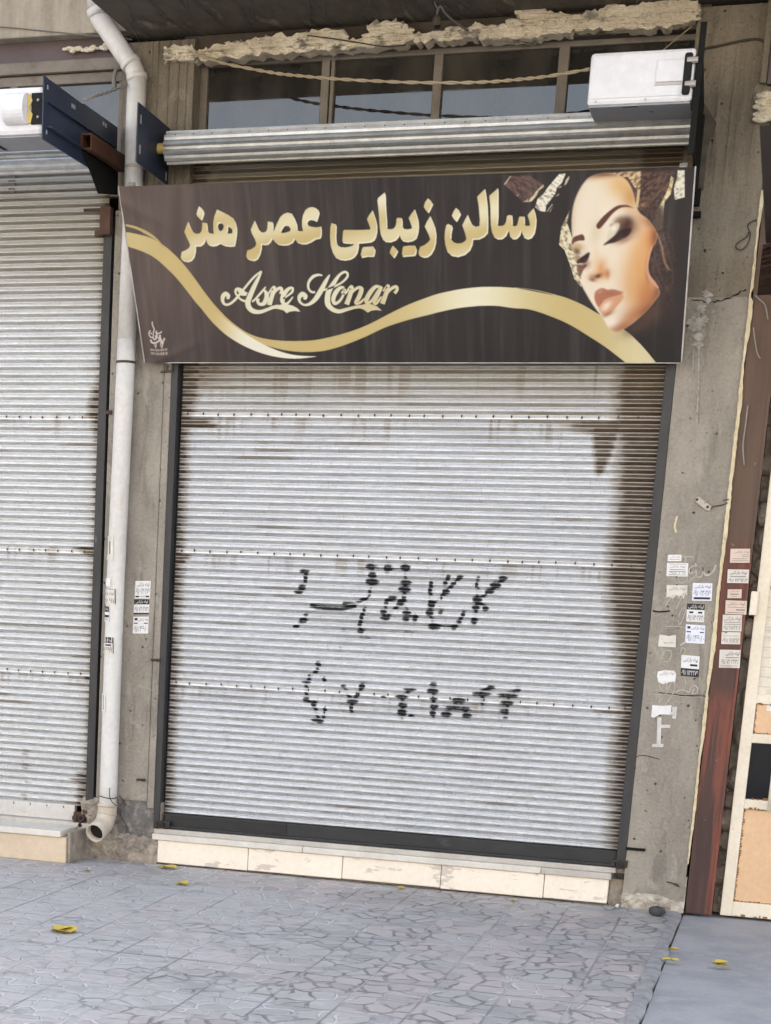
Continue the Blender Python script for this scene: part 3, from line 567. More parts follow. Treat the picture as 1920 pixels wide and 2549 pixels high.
STRK = [([(365, 328), (400, 338), (450, 342), (520, 345), (585, 332)], 11), ([(530, 318), (590, 313), (640, 300), (672, 272)], 5), ([(1360, 185), (1310, 235), (1270, 268)], 6), ([(1135, 185), (1090, 225), (1050, 262), (1035, 292)], 5)]
LINK = [[(330,145),(338,190),(300,260)],[(340,375),(320,408),(280,440)],[(672,120),(682,205),(660,275),(585,325)],[(640,345),(615,425),(622,465)],[(672,122),(760,132),(852,130),(850,245),(830,312),(745,395)],[(790,290),(755,310),(740,390)],[(850,290),(860,365),(903,395)],
 [(985,205),(980,330),(978,372),(1003,437),(1105,440),(1152,372)],[(1135,180),(1060,262),(985,325)],[(1075,180),(1055,215)],[(1228,180),(1222,340),(1208,410)],[(1365,185),(1290,258),(1222,300)],[(1225,300),(1270,345)],
 [(400,625),(395,660),(340,725),(336,815),(378,840),(402,925)],[(430,705),(437,737)],[(436,865),(422,930)],[(628,745),(605,790),(575,825),(572,885)],[(530,745),(575,825)],[(880,763),(835,800),(838,885),(835,912)],[(996,735),(996,900)],[(1130,812),(1065,892)],[(1130,812),(1174,902)],[(1075,857),(1190,865)],
 [(1250,780),(1250,862)],[(1295,753),(1210,790)],[(1388,795),(1370,910)],[(1435,765),(1345,795)],[(1345,832),(1440,832)]]
def link(X, Z, y=.05):
    m = np.zeros_like(X)
    for pts in LINK:
        q = [at(*G3(*p), y=y) for p in pts]
        for a, c in zip(q[:-1], q[1:]):
            d = np.array([c[0] - a[0], c[2] - a[2]]); t = np.clip(((X - a[0]) * d[0] + (Z - a[2]) * d[1]) / (d @ d), 0, 1)
            dist = np.hypot(X - a[0] - t * d[0], Z - a[2] - t * d[1]); m = np.maximum(m, np.exp(-(dist / .0115) ** 2))
    return m
def ell(X, Z, lst, y=.05):
    m = np.zeros_like(X)
    for cx, cy, rx, ry in lst:
        c = at(*G3(cx, cy), y=y); a = at(*G3(cx + rx, cy), y=y); ax = abs(a[0] - c[0]) * 1.08; az = ry * 1.25 / 2.0825 / 560
        m = np.maximum(m, np.clip(1.35 - .65 * (((X - c[0]) / ax) ** 2 + ((Z - c[2]) / az) ** 2), 0, 1))
    return m
def strk(X, Z, y=.05):
    m = np.zeros_like(X)
    for pts, wd_ in STRK:
        q = [at(*G3(*p), y=y) for p in pts]; r_ = wd_ / 2.0825 / 560
        for a, c in zip(q[:-1], q[1:]):
            d = np.array([c[0] - a[0], c[2] - a[2]]); t = np.clip(((X - a[0]) * d[0] + (Z - a[2]) * d[1]) / (d @ d), 0, 1)
            dist = np.hypot(X - a[0] - t * d[0], Z - a[2] - t * d[1]); m = np.maximum(m, np.clip(1.5 - dist / r_, 0, 1))
    return m
def wear_main(X, Z, Ph):
    lip = ((Ph > .03) & (Ph < .16)) | ((Ph > .48) & (Ph < .62))                # the raised lips stay clean
    dk = ((Ph > .62) | (Ph < .03)).astype(float)
    row = np.floor((Z - .869) / PITCH * 2); rn = vnoise(row * 3.7 + .5, np.zeros_like(row) + .5, 4)
    rn2 = fbm(X * 12, row * 1.3, 9, 3)
    wl = .022 + .014 * rn + .05 * sstep(2.0, 2.3, Z); rl = sstep(wl + .045, wl - .04, X + .03 * (rn2 - .5)) * (.72 + .28 * dk)
    wr = .046 + .016 * rn + .04 * (fbm(Z * 3.1, Z * 0, 6, 3) - .5) + .105 * sstep(1.0, 1.5, Z) + .03 * sstep(1.9, 2.2, Z) - .02 * sstep(.6, .2, Z)
    rr_ = sstep(wr + .075, wr - .06, 2.165 - X + .03 * (rn2 - .5)) * (.86 + .14 * dk)
    rust = np.maximum(rl, rr_)
    pc = at(1515, 1055, y=.05); dx = X - pc[0]; dz = pc[2] - Z                  # the pointed rust patch at upper right
    hw = .062 * np.clip(1 - np.clip(dz, 0, 1) / .225, 0, 1) ** .55 + .012 * (fbm(X * 20, Z * 12, 44, 3) - .5); tri = sstep(.022, -.022, np.abs(dx + .1 * dz) - hw) * sstep(-.02, .01, dz) * sstep(.24, .20, dz)
    band = sstep(.022, .008, np.abs(dz - .006)) * sstep(-.30, -.05, dx) + .75 * sstep(.016, .006, np.abs(dz - .035)) * sstep(-.22, -.05, dx)
    rust = np.maximum(rust, np.maximum(tri * (.75 + .25 * dk), band))
    for z0, ln in ((2.062, .24), (2.083, .18), (1.468, .10), (1.448, .06), (.852, .03)): rust = np.maximum(rust, sstep(.016, .006, np.abs(Z - z0)) * sstep(ln, ln * .5, X + .06 * (rn2 - .5)))
    for z0, ln in ((1.478, .30), (.862, .22)): rust = np.maximum(rust, .8 * sstep(.010, .004, np.abs(Z - z0)) * sstep(ln, ln * .4, 2.165 - X))
    ul = sstep(.33, .08, X) * sstep(2.16, 2.3, Z) * .55; rust = np.maximum(rust, ul * (.5 + rn2))
    run = sstep(.50, .78, vnoise(X * 55, Z * 2.2, 31)) * fbm(X * 16, Z * 3, 33, 3)
    for z0, dl in ((2.104, .20), (1.487, .16), (.869, .14), (2.33, .30)): rust = np.maximum(rust, .62 * run * sstep(-.004, .006, z0 - Z) * sstep(dl, .0, z0 - Z))
    rust = np.maximum(rust, .34 * sstep(.62, .8, fbm(X * 2.2, Z * 16, 36, 4)) * (.4 + .6 * dk))
    rust = np.where(lip, rust * .40, rust)
    keep = .55 + .45 * dk
    paint = np.maximum(np.maximum(ell(X, Z, SPRAY), strk(X, Z)), .42 * ell(X, Z, FAINT)); paint = np.maximum(paint, .30 * ell(X, Z, [(a, b, c * 1.15, d * 2.1) for a, b, c, d in SPRAY])); lk = link(X, Z) * (.35 + .75 * fbm(X * 28, Z * 28, 51, 3)); paint = np.maximum(paint * (.80 + .2 * dk), lk * (.48 + .50 * dk)); paint = np.where(lip, paint * .70, paint)
    tan_tint = .55 * sstep(1.95, 2.35, Z) * (.6 + .8 * (fbm(X * 2, Z * 25, 7, 3) - .3)) + .25 * dk * (fbm(X * 6, Z * 9, 3, 3)) + .35 * sstep(2.9, 3.05, Z)  # tan tint: heavier in the slat recesses and towards the top
    return np.stack([rust, paint, np.clip(tan_tint, 0, .95)], -1)
def wear_left(X, Z, Ph):
    lip = ((Ph > .03) & (Ph < .16)) | ((Ph > .48) & (Ph < .62)); dk = ((Ph > .62) | (Ph < .03)).astype(float)
    row = np.floor((Z - .869) / PITCH * 2); rn = vnoise(row * 3.7 + .5, np.zeros_like(row) + 7.5, 4); rn2 = fbm(X * 12, row * 1.3, 19, 3); e = -.398 - X
    w_ = .014 + .014 * rn + .05 * sstep(1.95, 2.15, Z) * sstep(2.3, 2.15, Z) + .05 * sstep(.45, .3, Z)
    rust = sstep(w_ + .045, w_ - .03, e + .03 * (rn2 - .5)) * (.6 + .4 * dk)
    for z0, ln in ((1.49, .16), (1.47, .12), (.875, .08), (2.1, .12), (.40, .12), (.37, .15)): rust = np.maximum(rust, sstep(.014, .005, np.abs(Z - z0)) * sstep(ln, ln * .4, e + .05 * (rn2 - .5)))
    sx = at(62, 1900, y=.05)[0]; rust = np.maximum(rust, .35 * sstep(.03, .01, np.abs(X - sx - .0 * Z)) * sstep(.75, .45, Z) * (rn2 > .5))
    run = sstep(.50, .78, vnoise(X * 55, Z * 2.2, 41)) * fbm(X * 16, Z * 3, 43, 3)
    for z0, dl in ((2.112, .2), (1.492, .16), (.884, .14)): rust = np.maximum(rust, .6 * run * sstep(-.004, .006, z0 - Z) * sstep(dl, .0, z0 - Z))
    rust = np.maximum(rust, .34 * sstep(.62, .8, fbm(X * 2.2, Z * 16, 46, 4)) * (.4 + .6 * dk))
    rust = np.where(lip, rust * .5, rust)
    tan_tint = .45 * sstep(2.4, 2.9, Z) + .25 * sstep(.10, .0, e) + .22 * dk * fbm(X * 6, Z * 9, 3, 3)  # tan tint grows up high, by the right edge and in recesses
    return np.stack([rust, np.zeros_like(X), np.clip(tan_tint, 0, .8)], -1)
ms = thing('roller_shutter', 'wide closed galvanised roller shutter under the salon sign with black spray scrawl', 'shutter', (1.08, .05, .16), 'galvanised roller shutters')
PH = .869 - .0 * PITCH - 25 * PITCH
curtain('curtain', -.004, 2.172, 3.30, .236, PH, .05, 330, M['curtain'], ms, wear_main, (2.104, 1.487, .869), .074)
b = MB()                                                     # left and right U-channel guides
b.box(-.045, -.014, -.002, .10, .172, 2.98); b.box(-.014, -.002, .062, .10, .172, 2.98); b.build('guide_rail', M['guide'], ms, bevel=.003)
b = MB(); b.box(2.164, 2.205, -.004, .012, .172, 2.98); b.box(2.180, 2.205, .012, .10, .172, 2.98); b.build('guide_rail', M['guide'], ms, bevel=.003)
b = MB(); b.box(.002, 2.162, .028, .060, .176, .247); b.box(.002, 2.166, .010, .030, .176, .190); b.build('bottom_bar', M['bottombar'], ms, bevel=.003)
rr = random.Random(2)
b = MB(); b.box(.03, .62, .0245, .028, .20, .24); b.build('tape_strip', M['blackplastic'], ms)
def lock(px_, y, parent, s=1.0, mat=None):
    p = at(*px_, y=y); b = MB(); mat = mat or M['rustysteel']
    b.box(p[0] - .045 * s, p[0] + .05 * s, y + .004, y + .016, p[2] - .022 * s, p[2] + .022 * s)
    b.tube([(p[0] + .003, y + .006, p[2]), (p[0] + .003, y - .028, p[2])], .016 * s, 14); lk = b.build('lock', mat, parent, bevel=.002)
    b = MB(); b.tube([(p[0] + .003, y - .0285, p[2]), (p[0] + .003, y - .030, p[2])], .009 * s, 12); b.build('keyhole', M['dark'], lk)
    b = MB(); b.tube([(p[0] - .034 * s, y - .012, p[2] - .004), (p[0] - .030 * s, y + .01, p[2] - .004)], .013 * s, 12); b.build('lock_knob', mat, lk)
lock((402, 2052), -.012, ms, .8, M['oldsteel']); lock((1541, 2150), -.012, ms, .75, M['oldsteel']); lock((1543, 2182), .0, ms, .6, M['oldsteel'])
# the rolled-up drum: wound corrugated slats
def drum(name, x0, x1, yc, zc, r, parent, n=6, seed=0):
    prof = []; 
    for k in range(n):
        for f_, dr in ((0, -.020), (.07, -.004), (.12, 0), (.26, -.003), (.40, -.008), (.54, -.003), (.70, 0), (.75, -.004), (.82, -.020)): prof.append((2 * math.pi * (k + f_) / n + .3, r + dr))
    m = len(prof); xs = np.linspace(x0, x1, 90); vs_, fs_ = [], []
    for i, x in enumerate(xs):
        for a, q in prof:
            q2 = q + .0005 * math.sin(x * 5 + a * 2 + seed) ; vs_.append((x, yc + q2 * math.cos(a), zc + q2 * math.sin(a)))
    for i in range(len(xs) - 1):
        for k in range(m): fs_.append((i * m + k, i * m + (k + 1) % m, (i + 1) * m + (k + 1) % m, (i + 1) * m + k))
    fs_ += [tuple(range(m)), tuple(range((len(xs) - 1) * m, len(xs) * m))]
    b = MB(); b.add(vs_, fs_); b.cur = 1
    for k in range(26 if seed == 0 else 0): b.ball((max(x0, -1.2) + .05 + k * .085, yc - r * .80, zc + r * .57), .0035, 6, 4)
    b.f = [f for f in b.f]; return b.build(name, [M['rollermetal'], M['rivet']], parent)
dr = drum('rolled_slats', -.052, 2.186, -.155, 3.218, .071, ms)
b = MB(); b.tube([(-.098, -.155, 3.218), (-.05, -.155, 3.218)], .022, 14); b.build('axle', M['yellow'], dr)
# blue side plate of the drum
def plate(name, x, y0, y1, zf0, zf1, zb0, zb1, mat, parent, thick=.006):
    b = MB(); b.prism([(x, y0, zf0), (x, y0, zf1), (x, y1, zb1), (x, y1, zb0)], (-thick, 0, 0)); o = b.build(name, mat, parent, bevel=.001); return o
sp2 = plate('side_plate', -.10, -.422, .0, 3.108, 3.345, 3.098, 3.335, M['blue'], ms)
for yy, zz in ((-.385, 3.285), (-.385, 3.165), (-.03, 3.13)): b = MB(); b.box(-.1012, -.0990, yy - .008, yy + .008, zz - .018, zz + .018); b.build('slot', M['alu'], sp2, bevel=.004)
b = MB(); b.prism([(2.206, -.44, 3.10), (2.206, -.44, 3.50), (2.206, -.02, 3.33), (2.206, -.02, 3.06)], (.006, 0, 0)); b.box(2.200, 2.224, -.452, -.440, 3.05, 3.52); b.build('side_plate', M['blacksteel'], ms, bevel=.001)
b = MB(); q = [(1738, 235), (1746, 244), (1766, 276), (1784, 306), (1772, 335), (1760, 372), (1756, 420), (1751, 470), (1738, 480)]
b.prism([(at(u, v, y=-.02)[0], -.02, at(u, v, y=-.02)[2]) for u, v in q], (0, .012, 0)); b.build('gusset_or_shadow', M['lintel'], ms, bevel=.001)  # dark polygon drawn in for the side plate's shadow on the pillar
b = MB(); p0 = at(1742, 300, y=-.06); b.box(2.196, 2.222, -.08, -.03, 2.99, 3.28); b.box(2.206, 2.236, -.06, -.022, 2.94, 3.005); b.box(2.210, 2.246, -.07, -.02, 2.895, 2.915); b.build('upright_bar', M['blacksteel'], ms, bevel=.002)

nsh = thing('roller_shutter', 'closed pale roller shutter left of the drainpipe above its own beige step', 'shutter', (-1.0, .05, .16), 'galvanised roller shutters')
curtain('curtain', -2.4, -.402, 3.30, .245, PH + .4 * PITCH, .05, 240, M['curtain_left'], nsh, wear_left, (2.112, 1.492, .884), .066)
b = MB(); b.box(-.404, -.362, -.004, .012, .19, 2.93); b.box(-.385, -.362, .012, .10, .19, 2.93); b.build('guide_rail', M['guide'], nsh, bevel=.003)
b = MB(); b.box(-2.4, -.47, .024, .058, .174, .250); b.cur = 1
for k in range(6): b.ball((-.53 - k * .09, .0235, .238), .004, 6, 4, (.7, .6, 1.6))
b.build('bottom_bar', [M['palebar'], M['rivet']], nsh, bevel=.002)
lock((205, 2035), -.01, nsh, 1.1); b = MB(); p = at(203, 2053, y=-.01); b.tube([(p[0], .0, p[2]), (p[0], -.03, p[2])], .013, 12); b.box(p[0], -.36, -.006, .01, p[2] - .03, .27); b.build('lock_bracket', M['rustysteel'], nsh, bevel=.002)
b = MB(); p = at(282, 545, y=-.02); b.box(-.412, -.360, -.04, .0, p[2] - .07, p[2] + .05); b.box(-.44, -.40, -.03, -.006, p[2] - .075, p[2] - .05); b.box(-.50, -.40, -.025, -.012, p[2] + .035, p[2] + .048); b.build('hinge_stop', M['rustysteel'], nsh, bevel=.003)
b = MB(); p = at(272, 1027, y=-.005); b.box(p[0] - .014, p[0] + .014, -.012, 0, p[2] - .008, p[2] + .010); b.build('weld_tab', M['rustysteel'], nsh, bevel=.002)
drum('rolled_slats', -2.4, -.37, -.215, 3.195, .078, nsh, 6, 2)
sp3 = plate('side_plate', -.345, -.885, -.02, 3.105, 3.345, 3.105, 3.335, M['blue'], nsh)
b = MB(); b.prism([(-.3448, -.50, 3.27), (-.3448, -.44, 3.345), (-.3448, -.02, 3.345), (-.3448, -.02, 3.29)], (-.028, 0, 0)); b.build('flange', M['blue'], sp3, bevel=.002)
b = MB(); b.box(-.345, -.325, -.845, -.10, 3.155, 3.163); b.build('stiffener', M['blue'], sp3, bevel=.002); b = MB(); b.box(-.345, -.333, -.845, -.05, 3.25, 3.256); b.build('stiffener', M['blue'], sp3, bevel=.002)
for yy, zz, a_ in ((-.845, 3.31, .007), (-.845, 3.14, .007), (-.56, 3.305, .022), (-.20, 3.32, .010), (-.17, 3.318, .008), (-.14, 3.13, .010)): b = MB(); b.box(-.3458, -.3438, yy - a_, yy + a_, zz - .008, zz + .008); b.build('slot', M['alu'], sp3, bevel=.003)
b = MB(); yA = at(205, 342, x=-.32)[1]
for (y0, y1, z0, z1) in ((-.47, -.03, 3.212, 3.218), (-.47, -.03, 3.155, 3.161)): b.box(-.344, -.292, y0, y1, z0, z1)
b.box(-.344, -.338, -.47, -.03, 3.161, 3.212); b.box(-.298, -.292, -.47, -.03, 3.161, 3.212); b.build('square_tube', M['rusttube'], nsh)
b = MB(); b.prism([(-.343, -.46, 3.155), (-.343, -.02, 3.155), (-.343, -.02, 3.06), (-.343, -.25, 3.02)], (.008, 0, 0)); b.build('gusset_or_shadow', M['blacksteel'], nsh, bevel=.002)

# shutter motors
mo = thing('shutter_motor', 'boxy white motor housing over the right end of the salon shutter', 'motor box', (2.0, -.32, 3.24), 'white shutter motor housings')
b = MB(); b.box(1.796, 2.196, -.452, -.19, 3.240, 3.432); body = b.build('housing', M['whiteplastic'], mo, bevel=.014)
b = MB(); b.box(1.802, 2.190, -.446, -.196, 3.234, 3.2398); b.build('underside_shade', M['undershade'], mo, bevel=.002)  # grey sheet painting in the shade below the housing
b = MB(); b.box(2.155, 2.185, -.470, -.4495, 3.262, 3.412); b.build('cut_end', M['dark'], mo, bevel=.008)
b = MB(); b.box(2.052, 2.158, -.4600, -.4516, 3.312, 3.392); b.build('cover_plate', M['whiteplastic'], mo, bevel=.006)
b = MB(); b.box(1.81, 2.15, -.4534, -.4515, 3.263, 3.2645); b.build('seam', M['alu'], mo)
for x in (1.83, 2.02): b = MB(); b.ball((x, -.4525, 3.254), .0042, 8, 5, (1, .4, 1)); b.build('screw', M['alu'], mo)
b = MB(); b.box(2.050, 2.16, -.4556, -.4526, 3.302, 3.309); b.build('shadow_gap', M['alu'], mo)
b = MB(); b.box(1.935, 1.99, -.44, -.43, 3.2325, 3.2342); b.build('vent_slot', M['dark'], mo); b = MB(); b.box(2.03, 2.045, -.35, -.345, 3.2325, 3.2342); b.build('vent_slot', M['dark'], mo)
for z in (3.385, 3.30): b = MB(); b.tube([(2.165, -.462, z), (2.205, -.462, z)], .012, 10); b.build('bolt', M['alu'], mo)
mo2 = thing('shutter_motor', 'white motor housing with a yellow collar beside the long blue plate', 'motor box', (-.7, -.75, 3.11), 'white shutter motor housings')
zt2 = at(100, 212, y=-.87)[2]; zb2 = at(60, 336, y=-.87)[2]
b = MB(); b.box(-1.1, -.352, -.865, -.62, zb2, zt2); b.build('housing', M['whiteplastic'], mo2, bevel=.02)
b = MB(); b.box(-1.09, -.356, -.86, -.625, zb2 - .006, zb2 - .0005); b.build('underside_shade', M['undershade'], mo2, bevel=.002)  # same painted underside shade for the left housing
p1 = at(70, 230, y=-.88); p2 = at(104, 305, y=-.88)
b = MB(); b.box(p1[0] + .012, -.353, -.872, -.8655, p2[2] - .004, p1[2]); b.build('cut_end', M['dark'], mo2, bevel=.004)
b = MB(); cx = p1[0]; cz = (p1[2] + p2[2]) / 2; hh = (p1[2] - p2[2]) / 2
b.prism([(cx - .006 + .016 * math.cos(a) + (.02 if math.cos(a) > 0 else 0) * 0 + .020 * (1 - math.sin(a) ** 2) * 0, -.8745, cz + hh * math.sin(a)) for a in np.linspace(math.pi / 2, 3 * math.pi / 2, 9)] + [(cx + .012, -.8745, cz - hh * .98), (cx + .020, -.8745, cz - hh * .4), (cx + .004, -.8745, cz), (cx + .018, -.8745, cz + hh * .5), (cx + .006, -.8745, cz + hh * .95)], (0, .004, 0)); b.build('collar', M['yellow'], mo2, bevel=.002)
b = MB(); b.tube([(cx - .10, -.866, cz - .0), (cx - .004, -.866, cz)], .062, 26); b.build('motor_sleeve', M['whiteplastic'], mo2, smooth=False, bevel=.004)
for zz in (cz + hh * .5, cz - hh * .6): b = MB(); b.ball((-.374, -.875, zz), .006, 8, 6); b.build('bolt', M['alu'], mo2)
b = MB(); b.box(-.62, -.60, -.83, -.66, zb2 - .0075, zb2 - .0055); b.build('vent_slot', M['dark'], mo2)

# ------------------------------------------------------------------ transom windows
def transom(label, x0, x1, zb, zt, y, posts, group, name='transom_window'):
    t = thing(name, label, 'window', ((x0 + x1) / 2, y, zb), group)
    b = MB(); b.box(x0, x1, y - .006, y + .04, zt - .022, zt + .02); b.box(x0, x1, y - .006, y + .04, zb - .03, zb); b.box(x0, x0 + .035, y - .005, y + .04, zb, zt - .022); b.box(x1 - .03, x1, y - .005, y + .04, zb, zt - .022)
    b.build('frame', M['frame'], t, bevel=.003)
    last = x0 + .035
    for pa, pb in posts + [(x1 - .03, x1)]:
        g_ = MB(); g_.box(last, pa, y + .016, y + .022, zb, zt - .022); g_.build('pane', M['glass'], t)
        if (pa, pb) in posts:
            m_ = MB(); m_.box(pa, pb, y - .010, y + .036, zb, zt - .022); m_.build('mullion', M['frame'], t, bevel=.003)
        last = pb
    return t
transom('dusty row of dark panes over the salon shutter roll, reflecting blue sky', .0, 2.19, 3.2, 3.628, .10, [(.563, .600), (.606, .622), (1.062, 1.100), (1.592, 1.636)], 'transom windows above the shutters')
transom('pane over the left shutter reflecting blue sky behind the blue plate', -2.3, -.345, 3.1, 3.58, .06, [(at(28, 200, y=.06)[0], at(46, 200, y=.06)[0]), (-1.5, -1.46)], 'transom windows above the shutters')
l2 = thing('window_lintel', 'grey brown lintel over the left transom window below the pale concrete edge', 'lintel', (-1.2, .05, 3.58))
b = MB(); b.box(-2.3, -.352, .03, .44, 3.603, 3.654); b.build('lintel_beam', M['frame'], l2, bevel=.004)
b = MB(); rr = random.Random(31)
for k in range(26): u = rr.uniform(160, 265); p = at(u, 126 - (u - 160) * .10 + rr.uniform(-5, 5), y=.02); b.ball((p[0], .022, p[2]), rr.uniform(.006, .013), 7, 5, (1.6, .7, .8))
b.build('plaster_lump', M['plaster'], l2, smooth=True)

# ------------------------------------------------------------------ sign banner: the print is painted into colour attributes of the canvas
U0, V0, SC = 285, 405, 2
CW, CH = (1745 - U0) * SC, (915 - V0) * SC
yy, xx = np.mgrid[0:CH, 0:CW]; UU = U0 + xx / SC; VV = V0 + yy / SC
art = np.zeros((CH, CW, 3)); 
col0 = fbm(UU / 26, VV / 300, 40, 4)[..., None]; t = sstep(300, 950, UU)[..., None]
art[:] = (np.array([.43, .37, .345]) * (1 - t) + np.array([.225, .205, .195]) * t); art *= (.80 + .27 * col0)
art *= (1 - .13 * np.clip((VV - 750) / 150, 0, 1))[..., None]
def blur(m, r):
    if r < 1: return m
    for ax in (0, 1):
        for _ in range(2):
            p = np.pad(m, [(r + 1, r) if a == ax else (0, 0) for a in (0, 1)], mode='edge'); c = np.cumsum(p, ax)
            m = (np.take(c, range(2 * r + 1, c.shape[ax]), ax) - np.take(c, range(0, c.shape[ax] - 2 * r - 1), ax)) / (2 * r + 1)
    return m
def mask(polys, soft=1, holes=()):
    allp = np.concatenate([np.array(p) for p in polys]); pad = soft / SC * 2 + 3
    a0 = int(max(0, (allp[:, 0].min() - pad - U0) * SC)); a1 = int(min(CW, (allp[:, 0].max() + pad - U0) * SC)); b0 = int(max(0, (allp[:, 1].min() - pad - V0) * SC)); b1 = int(min(CH, (allp[:, 1].max() + pad - V0) * SC))
    u, v = UU[b0:b1, a0:a1], VV[b0:b1, a0:a1]; m = np.zeros(u.shape, bool)
    for p in polys: m |= inpoly(u, v, p)
    for p in holes: m &= ~inpoly(u, v, p)
    return (slice(b0, b1), slice(a0, a1)), blur(m.astype(float), soft)
def paint(sl, m, colr, op=1.0):
    a = art[sl]; a[:] = a * (1 - (m * op)[..., None]) + np.asarray(colr) * (m * op)[..., None]
def fill(pts, colr, soft=1, op=1.0): paint(*mask([pts], soft), colr, op)
def blob(cx, cy, rx, ry, colr, op=1.0, ang=0, clip=None, p=2):
    r = max(rx, ry) * 2.2; a0, a1 = int(max(0, (cx - r - U0) * SC)), int(min(CW, (cx + r - U0) * SC)); b0, b1 = int(max(0, (cy - r - V0) * SC)), int(min(CH, (cy + r - V0) * SC))
    sl = (slice(b0, b1), slice(a0, a1)); du, dv = UU[sl] - cx, VV[sl] - cy; c, s = math.cos(ang), math.sin(ang)
    q = ((du * c + dv * s) / rx) ** 2 + ((-du * s + dv * c) / ry) ** 2; m = np.exp(-q ** (p / 2))
    if clip is not None: m = m * clip[sl]
    paint(sl, m, colr, op)
def ribbonpoly(pts, wd):
    q = catmull(pts, 8); n = len(q); Lh, Rh = [], []
    for i, p in enumerate(q):
        t = q[min(i + 1, n - 1)] - q[max(i - 1, 0)]; t = t / (np.linalg.norm(t) + 1e-9); k = np.array([-t[1], t[0]]); w_ = wd(i / (n - 1)) if callable(wd) else wd
        Lh.append(p + k * w_ / 2); Rh.append(p - k * w_ / 2)
    return Lh + Rh[::-1]
T = lambda ox, oy, s: (lambda pts: [(ox + x / s, oy + y / s) for x, y in pts])
z4, z5, z6 = T(280, 430, 2.603), T(800, 430, 2.603), T(1280, 400, 2.603)
# golden ribbon
GOLD, CREAM, PALE = np.array([.82, .735, .50]), np.array([.945, .925, .80]), np.array([.96, .945, .86])
topE = z4([(80, 383), (150, 395), (250, 425), (350, 485), (440, 570), (520, 670), (600, 780), (680, 880), (760, 960), (860, 1030), (960, 1070), (1080, 1090), (1200, 1092), (1320, 1085), (1440, 1060), (1560, 1025)]) + z5([(312, 985), (420, 930), (520, 880), (640, 830), (760, 790), (880, 765), (1000, 750), (1120, 745), (1240, 750), (1380, 768), (1500, 795)]) + z6([(0, 828), (150, 845), (300, 880), (420, 925), (515, 975), (640, 1050), (740, 1115), (800, 1170), (860, 1235), (925, 1315)])
botE = z4([(80, 470), (105, 480), (180, 505), (260, 545), (340, 610), (420, 690), (500, 790), (570, 875), (640, 915), (720, 957), (800, 1022), (900, 1082), (1000, 1122), (1120, 1152), (1240, 1163)]) + z5([(0, 1158), (100, 1135), (200, 1100), (300, 1060), (420, 1005), (560, 960), (700, 925), (850, 890), (1000, 872), (1130, 868)]) + z6([(0, 960), (100, 970), (220, 1005), (350, 1060), (470, 1130), (580, 1200), (660, 1260), (735, 1318)])
rib = catmull(topE, 5) + catmull(botE, 5)[::-1]
sl, m = mask([rib], 1); uu = UU[sl]; sh = np.exp(-((uu - 1180) / 130) ** 2) + .55 * np.exp(-((uu - 1600) / 90) ** 2) + .12 * np.exp(-((uu - 330) / 60) ** 2)
c = GOLD + (CREAM - GOLD) * np.clip(sh, 0, 1)[..., None]; paint(sl, m, c)
blade = catmull(z4([(560, 862), (640, 962), (720, 1040), (800, 1095), (900, 1145), (1000, 1180), (1100, 1200), (1200, 1205), (1320, 1193)]), 5) + catmull(z4([(1320, 1190), (1200, 1184), (1100, 1163), (1000, 1123), (900, 1068), (800, 1003), (712, 938), (640, 880)]), 5)
sl, m = mask([blade], 1); paint(sl, m, GOLD + (PALE - GOLD) * sstep(520, 620, UU[sl])[..., None])
fill(catmull(z4([(86, 333), (160, 350), (240, 390), (300, 440), (345, 497)]), 4) + catmull(z4([(340, 499), (280, 440), (230, 408), (160, 368), (86, 346)]), 4), GOLD * .95)
# Persian shop name, traced letter by letter
A1, A2, A3, A4, A5 = T(440, 500, 10.4125), T(600, 500, 7.933), T(810, 470, 11.107), T(930, 470, 9.8), T(1090, 460, 6.4077)
LET = []
LET.append(([A1([(297,545),(340,650),(385,750),(430,820),(480,855),(540,860),(600,845),(640,790),(655,690),(660,570),(780,580),(800,660),(810,790),(850,845),(960,860),(945,740),(945,560),(975,400),(1045,225),(1180,290),(1340,370),(1460,455),(1530,580),(1568,740),(1560,900),(1535,1060),(1505,1195),(1380,1205),(1250,1190),(1130,1130),(1040,1180),(940,1195),(850,1170),(790,1110),(755,1000),(745,1060),(700,1140),(620,1195),(500,1195),(495,1330),(460,1480),(390,1570),(300,1600),(200,1580),(130,1530),(100,1470),(125,1330),(240,1280),(310,1230),(345,1160),(320,1090),(250,940),(195,810),(240,680)]),
              A1([(578,140),(640,190),(690,250),(720,330),(690,430),(655,520),(590,465),(535,410),(508,350),(540,230)])],
             [A1([(1085,605),(1130,590),(1180,600),(1215,650),(1210,720),(1180,765),(1135,800),(1090,760),(1065,700),(1065,645)]), A1([(1335,670),(1385,700),(1435,750),(1440,800),(1435,850),(1320,860),(1328,760)])]))
LET.append(([A2([(268,395),(310,490),(350,580),(400,630),(450,635),(490,615),(515,560),(525,415),(620,430),(638,480),(640,620),(700,470),(770,330),(840,265),(920,240),(1000,265),(1060,370),(1105,490),(1115,600),(1160,615),(1220,610),(1200,520),(1200,400),(1220,290),(1270,190),(1330,145),(1400,130),(1470,150),(1525,200),(1548,260),(1525,350),(1495,435),(1440,405),(1380,390),(1330,410),(1305,460),(1330,505),(1400,530),(1490,540),(1575,525),(1590,600),(1585,720),(1560,770),(1480,780),(1380,840),(1290,875),(1210,880),(1120,850),(1060,780),(1020,850),(930,895),(830,900),(740,885),(670,830),(620,770),(580,840),(530,885),(470,890),(410,880),(405,970),(380,1070),(330,1170),(260,1205),(190,1190),(130,1160),(95,1110),(120,990),(210,960),(270,920),(298,860),(270,770),(210,660),(188,580),(225,490)])],
             [A2([(785,640),(810,580),(850,520),(890,500),(940,520),(975,570),(965,610),(900,635),(830,648)])]))
